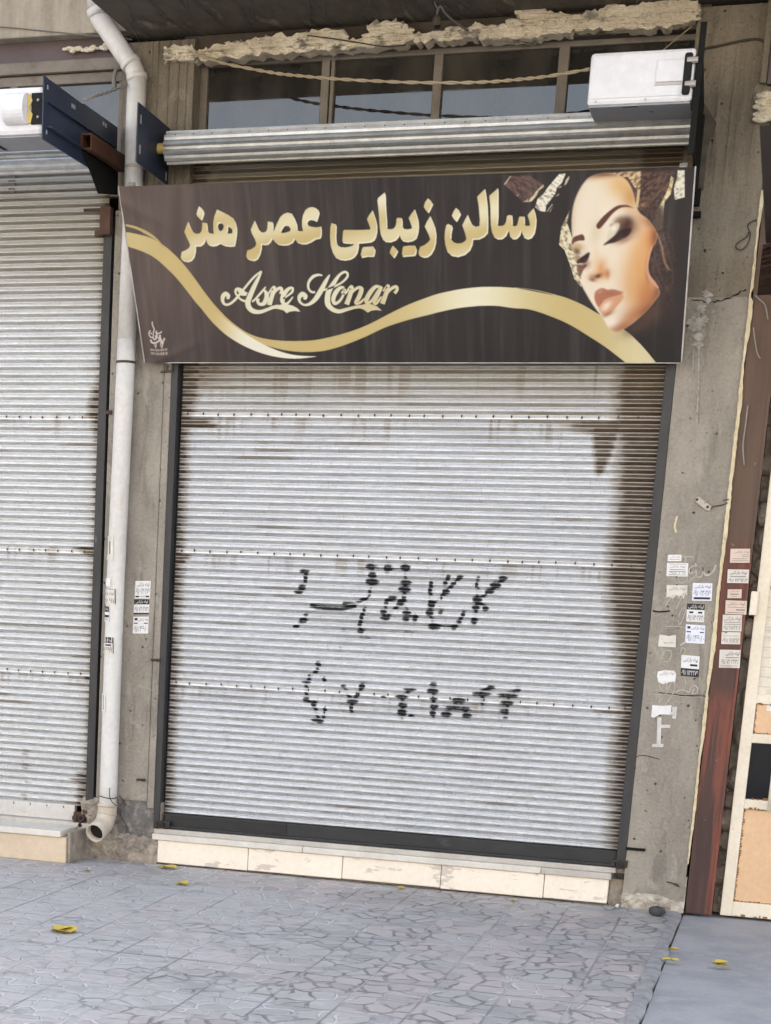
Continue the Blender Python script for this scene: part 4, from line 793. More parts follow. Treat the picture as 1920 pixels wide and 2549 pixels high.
LET.append(([A3([(1305,610),(1350,740),(1400,900),(1432,1060),(1432,1210),(1400,1360),(1350,1460),(1260,1515),(1100,1535),(920,1545),(915,1680),(880,1820),(800,1930),(690,1990),(540,2015),(400,1995),(280,1930),(200,1800),(140,1600),(118,1350),(130,1100),(160,965),(285,1005),(308,1075),(300,1250),(295,1400),(310,1530),(350,1600),(430,1640),(540,1645),(660,1625),(760,1590),(770,1555),(620,1545),(490,1530),(460,1460),(480,1200),(510,1160),(850,1160),(1100,1155),(1220,1150),(1235,1110),(1190,980),(1145,860),(1200,750)]),
              A3([(1030,1640),(1180,1630),(1310,1625),(1375,1730),(1365,1820),(1335,1920),(1180,1915),(1005,1945),(965,1850),(1000,1700)])], []))
LET.append(([A4([(270,95),(298,180),(305,500),(325,800),(330,1000),(400,1010),(470,1000),(520,950),(545,860),(550,760),(580,725),(680,735),(705,820),(705,950),(740,1000),(820,1010),(920,990),(930,960),(890,840),(850,730),(920,620),(1005,510),(1050,640),(1095,800),(1105,960),(1090,1100),(1045,1240),(960,1300),(830,1330),(720,1310),(660,1250),(628,1160),(610,1210),(540,1290),(420,1335),(300,1330),(225,1270),(170,1150),(140,950),(125,650),(90,290),(110,230)]),
              A4([(460,1415),(530,1480),(590,1560),(550,1650),(500,1730),(440,1670),(380,1590),(410,1500)]),
              A4([(720,1430),(860,1410),(1000,1410),(1048,1510),(1040,1600),(1010,1665),(850,1680),(712,1695),(680,1610),(700,1480)]),
              A4([(1380,680),(1440,820),(1500,980),(1528,1150),(1520,1340),(1480,1500),(1410,1630),(1320,1700),(1230,1710),(1150,1680),(1095,1630),(1090,1560),(1130,1440),(1240,1390),(1330,1320),(1375,1260),(1345,1160),(1290,1040),(1240,940),(1300,810)]),
              A4([(1325,240),(1390,300),(1450,400),(1400,510),(1345,610),(1280,550),(1220,450),(1260,330)])], []))
LET.append(([A5([(755,70),(775,180),(795,350),(803,550),(803,680),(795,790),(740,850),(660,890),(560,895),(550,980),(510,1070),(430,1140),(320,1175),(220,1155),(150,1090),(115,980),(102,860),(110,750),(130,660),(160,635),(220,665),(235,710),(215,800),(210,890),(250,935),(310,955),(380,945),(430,915),(450,880),(430,790),(385,660),(430,570),(475,490),(510,580),(545,650),(600,685),(660,670),(665,560),(650,350),(625,200),(690,130)]),
              A5([(288,375),(330,415),(368,490),(335,550),(300,610),(255,565),(218,505),(250,430)]),
              A5([(960,58),(970,120),(970,300),(970,500),(955,660),(1010,668),(1060,650),(1085,600),(1100,510),(1130,490),(1185,500),(1192,560),(1195,660),(1230,675),(1265,650),(1285,560),(1300,515),(1380,515),(1388,560),(1388,650),(1420,665),(1470,655),(1460,590),(1432,490),(1480,430),(1528,378),(1560,470),(1575,570),(1568,680),(1545,790),(1500,860),(1440,885),(1380,860),(1345,790),(1340,745),(1310,830),(1260,880),(1200,885),(1150,840),(1138,770),(1130,745),(1090,830),(1030,880),(960,885),(900,850),(860,770),(840,640),(838,400),(820,180),(890,120)])], []))
for polys, holes in LET:
    allp = [q for p in polys for q in p]
    off = [[(x + 1.6, y + 2.2) for x, y in p] for p in polys]
    sl, m0 = mask(polys, 2); paint(sl, np.clip(m0 * 1.3, 0, 1) , np.array([.17, .15, .12]), .5)
    sl, m = mask(polys, 1, holes)
    gx = np.clip(.5 + .5 * np.sin((UU[sl] - 1000) / 62 + (VV[sl] - 560) / 16), 0, 1) * .6 + .4 * sstep(620, 480, VV[sl])
    c = GOLD + (CREAM - GOLD) * np.clip(gx, 0, 1)[..., None]; paint(sl, m, c)
    a0 = max(3, 0); edge = np.zeros_like(m); sx_, sy_ = 5, 6   # light bevel along the lower right side
    sm = np.zeros_like(m); sm[sy_:, sx_:] = 0; sm[:-sy_, :-sx_] = m[sy_:, sx_:]; edge = np.clip(m - sm, 0, 1)
    paint(sl, edge, PALE, .95)
# Latin script line
B6, B7 = T(540, 660, 7.573), T(730, 660, 6.170)
def W(*k): return lambda t: float(np.interp(t, np.linspace(0, 1, len(k)), k))
SCR = []
for pts, wd in (([(195, 650), (210, 590), (160, 555), (110, 600), (105, 690), (150, 750), (230, 745), (330, 670), (440, 540), (560, 390), (690, 240), (835, 125)], W(50, 70, 90, 80, 60, 45, 45, 45, 45, 40, 40, 34)),
                ([(840, 130), (770, 270), (690, 430), (620, 590), (580, 700), (600, 800), (680, 870), (800, 890), (940, 850), (1060, 810), (1160, 800)], W(20, 60, 85, 95, 100, 100, 90, 70, 60, 62, 80)),
                ([(560, 560), (500, 520), (440, 470), (370, 460), (345, 520), (390, 600), (460, 660), (540, 690)], W(70, 60, 60, 50, 40, 36, 40, 40)),
                ([(400, 520), (430, 500), (480, 540), (560, 560)], W(60, 90, 90, 50)),
                ([(660, 700), (730, 640), (800, 560), (870, 480), (915, 420)], W(30, 40, 40, 40, 14)), ([(890, 480), (930, 560), (925, 650), (880, 730), (800, 745), (765, 690), (770, 640)], W(30, 80, 90, 80, 50, 60, 70)),
                ([(960, 560), (1010, 490), (1060, 440), (1070, 470), (1030, 600), (980, 765)], W(30, 40, 60, 80, 80, 90)), ([(1040, 590), (1110, 490), (1190, 450), (1215, 500), (1190, 565)], W(40, 55, 60, 60, 60)),
                ([(1240, 650), (1330, 590), (1410, 520), (1420, 450), (1350, 460), (1260, 560), (1225, 680), (1260, 745), (1330, 730), (1430, 610)], W(30, 34, 45, 40, 60, 90, 90, 60, 44, 20))):
    SCR.append(ribbonpoly(B6(pts), lambda t, wd=wd: wd(t) / 7.573))
SCR.append(B6([(1100, 790), (1200, 760), (1330, 755), (1430, 780), (1520, 830), (1570, 890), (1470, 875), (1370, 890), (1310, 920), (1240, 865), (1130, 840)]))
for pts, wd in (([(170, 540), (180, 490), (135, 460), (90, 500), (95, 570), (160, 620), (240, 610), (330, 540), (410, 420), (490, 270), (555, 160)], W(40, 70, 80, 60, 40, 30, 45, 70, 80, 60, 16)),
                ([(330, 430), (270, 420), (225, 360), (235, 270), (300, 190), (380, 165), (440, 175)], W(34, 34, 36, 40, 50, 36, 20)),
                ([(460, 400), (520, 380), (620, 345), (740, 280), (820, 200), (825, 140), (780, 120), (700, 170), (610, 300), (540, 420), (520, 520), (530, 620), (600, 690), (700, 720), (820, 690), (940, 660), (1040, 650)], W(30, 30, 30, 30, 36, 36, 36, 40, 70, 80, 85, 85, 70, 60, 50, 46, 50)),
                ([(780, 360), (720, 360), (650, 430), (610, 530), (630, 600), (700, 570), (760, 480), (790, 390), (740, 440), (800, 460)], W(30, 50, 70, 65, 50, 40, 36, 36, 20, 20)),
                ([(800, 450), (850, 380), (890, 350), (880, 430), (815, 615)], W(24, 40, 60, 66, 76)), ([(860, 480), (930, 400), (1000, 360), (1040, 390), (1010, 490), (960, 590), (1020, 590), (1090, 530)], W(30, 40, 46, 66, 70, 60, 40, 24)),
                ([(1330, 360), (1260, 350), (1180, 430), (1120, 540), (1130, 600), (1200, 560), (1290, 430), (1350, 345)], W(40, 50, 70, 70, 50, 40, 44, 40)), ([(1350, 350), (1300, 450), (1240, 580), (1270, 600), (1350, 500)], W(50, 60, 62, 46, 24)),
                ([(1370, 420), (1430, 350), (1450, 345), (1420, 450), (1360, 610)], W(24, 36, 56, 66, 76)), ([(1430, 460), (1500, 380), (1570, 350), (1590, 390), (1550, 450)], W(30, 44, 50, 44, 50))):
    SCR.append(ribbonpoly(B7(pts), lambda t, wd=wd: wd(t) / 6.170))
SCR.append(B7([(1000, 640), (1090, 615), (1180, 615), (1280, 650), (1355, 715), (1270, 705), (1190, 715), (1140, 745), (1070, 695), (1000, 670)]))
sl, m0 = mask(SCR, 2); paint(sl, np.clip(m0 * 1.2, 0, 1), np.array([.16, .13, .10]), .45)
sl, m = mask(SCR, 1); c = CREAM * .97 + (GOLD - CREAM) * (sstep(820, 900, UU[sl]) * sstep(640, 780, VV[sl]) * .55)[..., None]; paint(sl, m, c)
sm = np.zeros_like(m); sm[:-3, :-3] = m[3:, 3:]; paint(sl, np.clip(m - sm, 0, 1), PALE, .8)
# printer's little calligraphic mark and two phone lines
B8 = T(350, 790, 18.51); WHT = np.array([.93, .88, .85]); MK = []
for pts, wd in (([(560, 190), (545, 300), (600, 440), (640, 540), (615, 640), (600, 760), (600, 860), (560, 900)], 55), ([(470, 590), (405, 680), (410, 800), (480, 900), (580, 900)], 60), ([(500, 680), (505, 760)], 65), ([(600, 900), (640, 990), (740, 950), (780, 840), (740, 700), (740, 600)], 60), ([(700, 680), (800, 720), (900, 720), (985, 650)], 60), ([(680, 800), (730, 860), (700, 920)], 50), ([(490, 1010), (520, 1120), (640, 1150), (780, 1110), (900, 1010), (900, 800)], 90), ([(850, 900), (830, 950)], 60), ([(940, 960), (960, 1080), (1010, 1120), (1080, 1040), (1100, 950)], 80), ([(950, 1120), (1000, 1180), (1060, 1120)], 90), ([(700, 1200), (660, 1310)], 45), ([(760, 1200), (720, 1390)], 50), ([(950, 1190), (945, 1330)], 45), ([(1040, 1190), (990, 1400)], 50)):
    MK.append(ribbonpoly(B8(pts), wd / 18.51))
for row, y0, y1, x0, n in ((0, 1430, 1530, 440, 11), (1, 1590, 1700, 460, 11)):
    for k in range(n):
        x = x0 + k * 74 + row * 6; MK.append(B8([(x, y0), (x + 44, y0), (x + 40, y1), (x + 4, y1)])) if k % 3 else MK.append(ribbonpoly(B8([(x + 10, y0), (x + 40, y0 + 30), (x + 10, y1)]), 24 / 18.51))
sl, m = mask(MK, 1); paint(sl, m, WHT, .85)
# ---- the portrait
FZ = T(1380, 420, 5.206); f1 = lambda x, y: (1380 + x / 5.206, 420 + y / 5.206)
foil = fbm(UU / 9 + VV / 16, VV / 5 - UU / 8, 60, 3); foil2 = fbm(UU / 7 + VV / 5, VV / 14 - UU / 10, 64, 3)
def texfill(pts, ca, cb, seedmap, soft=1, op=1.0, lo=.22, hi=.78):
    sl, m = mask([pts], soft); t_ = sstep(lo, hi, seedmap[sl])[..., None]; paint(sl, m, np.array(ca) * (1 - t_) + np.array(cb) * t_, op)
DKB, MIDB, FOIL = (.25, .20, .19), (.47, .35, .29), (.90, .87, .76)
Z2 = T(1240, 420, 9.2556)
texfill(Z2([(290, 165), (140, 365), (430, 640), (600, 780), (760, 760), (900, 580), (1000, 420), (1060, 360), (700, 150)]), (.30, .24, .23), (.46, .36, .33), foil, 2)
fill(Z2([(285, 160), (135, 365), (165, 370), (300, 170)]), (.85, .8, .7)); 
for q in ([(1050, 360), (900, 500), (800, 620), (680, 770), (780, 755), (890, 620), (940, 500), (1060, 420)], [(560, 770), (620, 740), (700, 700), (680, 770)], [(420, 640), (470, 590), (500, 570), (440, 640)]): texfill(Z2(q), (.6, .52, .42), (.93, .88, .74), foil2)
texfill(Z2([(1420, 115), (1290, 260), (1140, 440), (1040, 590), (910, 700), (850, 890), (960, 980), (1090, 1000), (1110, 850), (1230, 700), (1330, 560), (1350, 450), (1470, 330), (1560, 115)]), (.62, .58, .50), (.95, .93, .86), foil, 1, 1, .2, .55)
for q in ([(1640, 160), (1560, 260), (1520, 400), (1580, 350), (1640, 230)], [(1480, 380), (1370, 450), (1440, 440)], [(1420, 560), (1320, 650), (1390, 620)], [(1250, 810), (1110, 1000), (1140, 990), (1260, 830)], [(1290, 840), (1180, 1000), (1200, 1000)]): fill(Z2(q), (.8, .77, .68))
# dark wrap behind the head, gold strips
texfill(FZ([(640, 60), (1120, 40), (1560, 30), (1540, 130), (1500, 330), (1380, 480), (1320, 640), (1330, 830), (1440, 1180), (1500, 1330), (1500, 1640), (1340, 1700), (1200, 1400), (1200, 900), (1000, 500)]), DKB, MIDB, foil2, 6)
texfill(FZ([(1080, 500), (1150, 560), (1290, 700), (1340, 660), (1300, 480), (1150, 440)]), (.5, .36, .26), (.80, .64, .46), foil, 5)
texfill(FZ([(640, 60), (760, 100), (960, 110), (1050, 260), (1110, 300), (1060, 500), (1090, 500), (1130, 30), (900, 40)]), (.48, .37, .28), (.90, .80, .62), foil2, 2)
fill(FZ([(1080, 270), (1115, 280), (1085, 500), (1050, 505)]), (.88, .78, .6), 1, .9)
texfill(FZ([(1515, 90), (1550, 130), (1510, 330), (1430, 430), (1420, 520), (1410, 770), (1330, 810), (1280, 700), (1330, 540), (1400, 420), (1480, 250)]), (.66, .56, .40), (.93, .88, .70), foil, 1, 1, .15, .62)
texfill(FZ([(1360, 820), (1425, 830), (1450, 1010), (1470, 1210), (1435, 1215), (1390, 1000)]), (.60, .48, .36), (.90, .82, .66), foil2, 1)
fill(FZ([(1480, 1300), (1530, 1300), (1525, 1330), (1490, 1325)]), (.75, .6, .5), 2)
texfill(FZ([(1600, 20), (1690, 20), (1690, 370), (1560, 405), (1550, 250), (1590, 120)]), (.62, .58, .48), (.95, .93, .84), foil2, 1, 1, .15, .6)
texfill(FZ([(200, 540), (90, 770), (60, 990), (130, 1060), (200, 1250), (260, 1440), (310, 1500), (350, 1540), (400, 1300), (300, 1100), (230, 900), (165, 700)]), (.50, .42, .34), (.93, .90, .76), foil, 1, 1, .15, .62)
fill(FZ([(290, 1260), (450, 1150), (400, 1330), (330, 1420), (295, 1330)]), (.45, .3, .24), 3, .85)
sl, m = mask([FZ([(1050, 560), (1250, 420), (1420, 500), (1560, 900), (1600, 1500), (1500, 1800), (1250, 1900), (1150, 1500)])], 16); tx = (.7 + .5 * foil2[sl])[..., None]; paint(sl, m, np.array([.27, .215, .20]) * tx, .85)
for pts, w_, c_ in (([(1330, 830), (1390, 1010), (1430, 1210), (1490, 1310)], 4.5, (.72, .58, .44)), ([(1370, 700), (1440, 950), (1520, 1250), (1540, 1500)], 2, (.42, .34, .30)), ([(1290, 1050), (1330, 1250), (1420, 1480), (1500, 1640)], 2.5, (.40, .30, .26)), ([(1260, 1150), (1290, 1350), (1400, 1560)], 2, (.45, .34, .29)), ([(1450, 820), (1530, 1000), (1560, 1200)], 2, (.36, .31, .29))):
    sl, m = mask([ribbonpoly(FZ(pts), w_)], 3); paint(sl, m, c_, .8)
blob(*f1(1230, 1900), 40, 26, (.36, .27, .23), .9, -.6); blob(*f1(1080, 2040), 36, 16, (.33, .25, .22), .8, -.5)
skin = FZ([(470, 105), (640, 62), (820, 85), (930, 145), (1005, 270), (1060, 480), (1110, 580), (1210, 660), (1295, 770), (1325, 860), (1310, 960), (1250, 1050), (1215, 1200), (1200, 1320), (1245, 1420), (1340, 1550), (1365, 1610), (1320, 1690), (1200, 1835), (1050, 1975), (930, 2060), (830, 2120), (755, 2105), (700, 2060), (655, 1980), (590, 1890), (500, 1770), (420, 1640), (352, 1515), (342, 1420), (370, 1330), (425, 1245), (300, 1240), (240, 1070), (220, 960), (230, 880), (224, 700), (245, 500), (300, 330), (380, 190)])
skin = catmull(skin, 4, True)
sl, ms_ = mask([skin], 3); clip = np.zeros((CH, CW)); clip[sl] = ms_
paint(sl, ms_, (.955, .905, .815))
def fb(cx, cy, rx, ry, colr, op=1.0, ang=0, p=2): blob(*f1(cx, cy), rx / 5.206, ry / 5.206, colr, op, math.radians(ang), clip, p)
OR, DOR, BR = (.89, .64, .40), (.78, .50, .32), (.45, .28, .20)
fb(870, 210, 210, 170, (.90, .72, .47), .85, 40); fb(600, 70, 330, 60, (.72, .52, .33), .8, -8); fb(990, 380, 110, 160, (.82, .60, .36), .8); fb(1140, 640, 150, 110, (.80, .58, .40), .6, 35)
fb(1230, 960, 150, 300, OR, .95, 10); fb(1290, 900, 80, 200, DOR, .8, 5); fb(1120, 1240, 190, 330, (.90, .68, .44), .9); fb(1180, 1560, 240, 260, (.86, .62, .38), .9); fb(1240, 1680, 220, 180, DOR, .8, 40); fb(1060, 1880, 260, 110, (.72, .46, .29), .85, -40); fb(880, 2060, 200, 70, (.66, .42, .27), .8, -18); fb(1340, 1600, 60, 140, BR, .6, 20); fb(1320, 880, 60, 170, (.52, .32, .21), .85, 5); fb(1250, 700, 90, 60, (.55, .36, .24), .6, 35); fb(700, 62, 330, 34, (.42, .30, .21), .8, -3); fb(1215, 1330, 36, 160, (.62, .40, .27), .6); fb(1200, 1840, 140, 60, (.50, .31, .21), .7, -42)
fb(280, 330, 70, 330, (.88, .80, .68), .5, 12); fb(240, 700, 40, 260, (.86, .76, .64), .5); fb(1000, 1500, 120, 260, (.90, .72, .50), .6)
fb(540, 820, 75, 150, (.86, .80, .66), .6, 10)
# nose
fb(600, 1290, 75, 120, (.88, .66, .44), .9, 10); fb(640, 1370, 90, 60, (.84, .58, .36), .8, -15); fb(500, 1410, 60, 45, (.76, .52, .36), .8); fb(565, 1395, 45, 25, (.33, .17, .13), .95, -20); fb(690, 1370, 28, 60, (.72, .45, .30), .6); fb(495, 1445, 40, 22, (.5, .3, .22), .7, 10); fb(540, 1180, 45, 160, (.93, .82, .66), .5)
# brows
def fpoly(pts, colr, soft=2, op=1.0):
    sl, m = mask([catmull(FZ(pts), 5, True)], soft); paint(sl, m * clip[sl], colr, op)
fpoly([(545, 740), (600, 660), (690, 570), (800, 490), (880, 472), (960, 480), (1060, 530), (1000, 505), (900, 500), (820, 530), (740, 600), (660, 700), (580, 785)], (.36, .21, .16), 2, .95)
fpoly([(225, 950), (245, 900), (310, 870), (370, 862), (390, 930), (320, 940), (265, 960), (228, 1000)], (.36, .21, .16), 2, .95)
# right eye
fb(900, 760, 130, 130, (.36, .25, .21), .95, -25, 4); fb(960, 720, 70, 90, (.22, .14, .13), .9); fb(860, 680, 70, 50, (.5, .38, .3), .7); fb(1040, 760, 90, 110, (.62, .44, .32), .5)
fpoly([(690, 930), (700, 820), (760, 730), (830, 700), (850, 740), (820, 800), (760, 870)], (.88, .85, .74), 4, .9); fb(770, 770, 45, 45, (.97, .95, .88), .9); fb(740, 730, 30, 18, (.62, .52, .38), .5, -30)
fpoly([(635, 995), (700, 935), (790, 860), (850, 800), (960, 770), (1000, 790), (960, 870), (880, 920), (780, 960), (700, 975)], (.20, .13, .13), 3, .97); fb(900, 930, 110, 40, (.55, .36, .26), .6, -20)
# left eye
fb(290, 1060, 70, 60, (.55, .40, .22), .9); fb(310, 1080, 40, 36, (.28, .17, .13), .9); fb(370, 1080, 60, 55, (.90, .86, .76), .9, -20); fb(300, 1010, 70, 40, (.80, .70, .52), .8)
fpoly([(455, 1090), (440, 1170), (400, 1230), (330, 1230), (270, 1260), (300, 1190), (370, 1140)], (.16, .10, .10), 3, .97); fb(420, 1240, 50, 60, (.62, .42, .32), .6)
fpoly([(180, 1180), (300, 1130), (330, 1160), (270, 1250), (230, 1255)], (.5, .38, .26), 3, .6)
# lips
fpoly([(520, 1660), (540, 1590), (620, 1550), (690, 1570), (760, 1565), (850, 1590), (910, 1605), (860, 1640), (760, 1670), (660, 1710), (590, 1800), (560, 1780), (530, 1720)], (.72, .47, .36), 3, .97)
fpoly([(575, 1800), (620, 1720), (720, 1670), (850, 1640), (905, 1620), (880, 1700), (800, 1800), (720, 1880), (640, 1900), (590, 1850)], (.86, .64, .49), 3, .97)
fpoly([(580, 1790), (620, 1715), (720, 1660), (870, 1625), (760, 1650), (650, 1690)], (.42, .22, .17), 2, .85); fb(680, 1770, 75, 40, (.97, .90, .80), .95, -35); fb(660, 1810, 50, 30, (.97, .88, .78), .8, -30); fb(690, 1890, 90, 26, (.58, .36, .26), .6, -25); fb(700, 1620, 110, 25, (.66, .40, .30), .5, -4); fb(590, 1600, 40, 20, (.85, .62, .48), .7, -25)
fb(740, 1990, 90, 60, (.98, .95, .88), .8, -20); fb(900, 1620, 30, 30, (.95, .85, .7), .6)
sl, m = mask([ribbonpoly(FZ([(1270, 1010), (1230, 1130), (1205, 1280), (1230, 1400), (1290, 1480), (1350, 1550)]), W(4, 5, 6, 8, 9, 3))], 1); paint(sl, m, (.88, .66, .54), .9)
art = np.clip(art + (RNG.random((CH, CW, 1)) - .5) * .012, 0, 1)
# sign surface
ST = [np.array([-.156, -.478, 2.998]), np.array([2.227, -.380, 3.018]), np.array([2.227, -.06, 2.326]), np.array([-.156, -.06, 2.330])]
sg = thing('shop_sign', 'long dark brown salon banner with gold Persian lettering and a woman portrait', 'sign', (1.03, -.06, 2.328))
nu, nv = 1000, 330
S, Tt = np.meshgrid(np.linspace(0, 1, nu + 1), np.linspace(0, 1, nv + 1))
P3 = (ST[0] * (1 - S)[..., None] + ST[1] * S[..., None]) * (1 - Tt)[..., None] + (ST[3] * (1 - S)[..., None] + ST[2] * S[..., None]) * Tt[..., None]
nrm = np.cross(ST[1] - ST[0], ST[3] - ST[0]); nrm /= np.linalg.norm(nrm)
if nrm[1] > 0: nrm = -nrm
edgef = np.clip(np.minimum(np.minimum(S * 18, (1 - S) * 18), np.minimum(Tt * 6, (1 - Tt) * 6)), 0, 1)
fold = .008 * (fbm(S * 22, Tt * 1.5, 70, 3) - .5) * edgef + .010 * np.exp(-((S - .03 - (1 - Tt) * .0) / .012) ** 2) * np.exp(-((Tt - .9) / .1) ** 2) + .010 * np.exp(-(((Tt - .95) - (S - .06) * -1.2) / .03) ** 2) * np.exp(-(S / .1) ** 2) + .008 * np.exp(-(((Tt - .08) - (S - .0) * 1.6) / .04) ** 2) * np.exp(-(S / .07) ** 2) - .012 * np.sin(np.pi * S) * np.sin(np.pi * Tt)
uu, vv2 = proj(P3); P3 = P3 + nrm * fold[..., None]
xi = np.clip((uu - U0) * SC, 0, CW - 1.001); yi = np.clip((vv2 - V0) * SC, 0, CH - 1.001); x0i, y0i = xi.astype(int), yi.astype(int); fx, fy = (xi - x0i)[..., None], (yi - y0i)[..., None]
cl = (art[y0i, x0i] * (1 - fx) + art[y0i, np.minimum(x0i + 1, CW - 1)] * fx) * (1 - fy) + (art[np.minimum(y0i + 1, CH - 1), x0i] * (1 - fx) + art[np.minimum(y0i + 1, CH - 1), np.minimum(x0i + 1, CW - 1)] * fx) * fy
cl = np.where(cl <= .04045, cl / 12.92, ((cl + .055) / 1.055) ** 2.4) * .80
idx = np.arange((nu + 1) * (nv + 1)).reshape(nv + 1, nu + 1); F4 = np.stack([idx[:-1, :-1], idx[1:, :-1], idx[1:, 1:], idx[:-1, 1:]], -1).reshape(-1, 4)
me = bpy.data.meshes.new('canvas'); me.from_pydata(P3.reshape(-1, 3).tolist(), [], F4.tolist())
a = me.attributes.new('print', 'FLOAT_COLOR', 'POINT'); buf = np.ones((len(me.vertices), 4), np.float32); buf[:, :3] = cl.reshape(-1, 3); a.data.foreach_set('color', buf.ravel())
finish('canvas', me, M['banner'], sg, smooth=True)
bk = [p - nrm * .028 for p in ST]
b = MB(); T4 = [p - nrm * .020 for p in ST]
for i, j in ((0, 1), (1, 2), (2, 3), (3, 0)):
    d = (ST[j] - ST[i]) / np.linalg.norm(ST[j] - ST[i]); c_ = (ST[0] + ST[2]) / 2; inw = np.cross(nrm, d); inw *= np.sign(inw @ (c_ - ST[i]))
    q = [T4[i] + inw * .03, T4[j] + inw * .03, T4[j] + inw * .06, T4[i] + inw * .06]; b.hexa(q, -nrm * .028)
b.build('frame', M['alu'], sg)
b = MB(); d = nrm * .0025                                    # pale folded vinyl edge at left, right and bottom
for (i, j, w_) in ((0, 3, .005), (1, 2, .006), (3, 2, .003)):
    sgn = np.array([-1., 0, 0]) if i == 0 else (np.array([1., 0, 0]) if i == 1 else np.array([0, 0, -1.]))
    b.hexa([ST[i] + d, ST[j] + d, ST[j] + d + sgn * w_, ST[i] + d + sgn * w_], -nrm * .012)
b.build('folded_edge', M['vinyledge'], sg, bevel=.001)
for x in (.3, 1.1, 1.9): b = MB(); b.tube([(x, -.36, 2.965), (x, .03, 2.965)], .012, 8); b.build('support_bar', M['guide'], sg)

# ------------------------------------------------------------------ steps
st = thing('door_step', 'cream stone faced step with chipped corners under the salon shutter', 'step', (1.06, .02, 0), 'stone door steps')
jx = [-.015] + [at(u, v, y=-.012)[0] for u, v in ((617, 2145), (852, 2165), (1097, 2190), (1353, 2215))] + [2.143]
for i in range(5):
    b = MB(); b.box(jx[i] + .0012, jx[i + 1] - .0012, -.012 - .0015 * (i % 2), .03, .009 + .002 * (i % 3), .1195); b.build('riser_slab', M['stone'], st, bevel=.004)
b = MB(); b.box(-.012, 2.14, .03, .44, 0, .119); b.build('core', M['rubble'], st)
tx = [-.042, at(754, 2110, y=-.02)[0], at(1347, 2165, y=-.02)[0], 2.152]
for i in range(3):
    b = MB(); b.box(tx[i] + .0008, tx[i + 1] - .0008, -.024, .10, .1215, .150); b.build('tread_slab', M['slabwhite'] if i < 2 else M['slab'], st, bevel=.003)
b = MB(); b.box(-.040, 2.166, .0, .44, .1505, .174); b.build('sill', M['slab'], st, bevel=.002)
ls = thing('door_step', 'beige rendered step with a white slab under the left shutter', 'step', (-1.2, -.1, 0), 'stone door steps')
b = MB(); b.box(-3, -.402, -.250, .44, 0, .1245); b.build('riser', M['stonebeige'], ls, bevel=.005)
b = MB(); b.box(-.4005, -.385, -.235, .02, 0, .150); b.build('side_render', M['rubble'], ls, bevel=.004)
b = MB(); b.box(-3, -.428, -.262, -.03, .126, .1565); b.build('tread_slab', M['slabwhite'], ls, bevel=.003)
b = MB(); b.box(-3, -.36, -.03, .44, .126, .172); b.build('sill', M['slab'], ls, bevel=.003)

# ------------------------------------------------------------------ drainpipe
dp = thing('drainpipe', 'white plastic drainpipe ending in a tan elbow at the pavement', 'drainpipe', (-.26, -.06, .1))
px_ = lambda u, v: tuple(at(u, v, y=-.06))
ctr = [px_(333, 465), px_(316, 845), px_(309, 1000), px_(288, 1450), px_(271, 1950), px_(268, 2030)]
b = MB(); b.tube([px_(342, 195), px_(337, 300), ctr[0], ctr[1]], .0430, 28); b.build('upper_pipe', M['pvc'], dp, smooth=True)
b = MB(); b.tube([(c[0], c[1], c[2] - (.0005 if i == 0 else 0)) for i, c in enumerate(ctr[1:5])] + [ctr[5]], .0432, 28); b.build('lower_pipe', M['pvc'], dp, smooth=True)
b = MB(); b.tube([px_(335, 412), px_(334.6, 420)], .0450, 28); b.build('joint_ring', M['pvctan'], dp, smooth=True); b = MB(); b.tube([px_(313.3, 899), px_(313.1, 905)], .0452, 28); b.build('joint_ring', M['rustysteel'], dp, smooth=True)
q = [px_(241, 6), px_(242, 18)]; dgl = catmull([px_(242, 22), px_(246, 42), px_(262, 66), px_(285, 100), px_(312, 140), px_(332, 168), px_(342, 196)], 5)
b = MB(); b.tube([px_(241, -70), px_(241, 20)], .0425, 28); b.build('top_pipe', M['pvc'], dp, smooth=True)
b = MB(); b.tube(dgl, .0415, 28); b.build('offset_pipe', M['pvc'], dp, smooth=True)
for pa, pb in ((px_(241, 22), px_(246, 42)), (px_(322, 152), px_(329, 164)), (px_(340, 186), px_(342, 200))):
    b = MB(); b.tube([pa, pb], .0465, 28); b.build('coupling', M['pvc'], dp, smooth=True)
e0 = np.array(px_(268, 2018)); R0 = .085; arc = [e0 + np.array([0, 0, .03]), e0]
for k in range(1, 9):
    a_ = k / 8 * math.radians(78); arc.append(e0 + np.array([-.012 * k / 8, -R0 * (1 - math.cos(a_)), -R0 * math.sin(a_)]))
d_ = arc[-1] - arc[-2]; d_ /= np.linalg.norm(d_); arc.append(arc[-1] + d_ * .055); endp = arc[-1]
b = MB(); b.tube(arc, .0475, 28, caps=False); n0 = len(arc)
rim = [np.array(p) for p in b.v[(n0 - 1) * 28:n0 * 28]]; inn = [endp + (p - endp) * .89 for p in rim]; k0 = (n0 - 1) * 28; k1 = n0 * 28
b.v += [tuple(p) for p in inn] + [tuple(p - d_ * .05) for p in inn]
for i in range(28):
    for q0, q1 in ((k0, k1), (k1, k1 + 28)): b.f.append((q0 + i, q0 + (i + 1) % 28, q1 + (i + 1) % 28, q1 + i)); b.m.append(0)
eb = b.build('outlet_elbow', M['pvctan'], dp, smooth=True)
b = MB(); b.tube([endp - d_ * .040, endp - d_ * .042], .043, 24); b.build('bore', M['dark'], eb)
b = MB(); b.tube([e0 + np.array([0, 0, .034]), e0 + np.array([0, 0, .022])], .0505, 28); b.tube([e0 + np.array([0, 0, -.008]), e0 + np.array([-.001, -.002, -.018])], .050, 28); b.build('collar', M['pvctan'], dp, smooth=True)
tw = thing('tie_wire', 'loop of dark wire tied round the foot of the drainpipe', 'wire', (-.26, -.1, .33))
pz = at(270, 1983, y=-.06); c_ = np.array([pz[0], -.062, pz[2]])
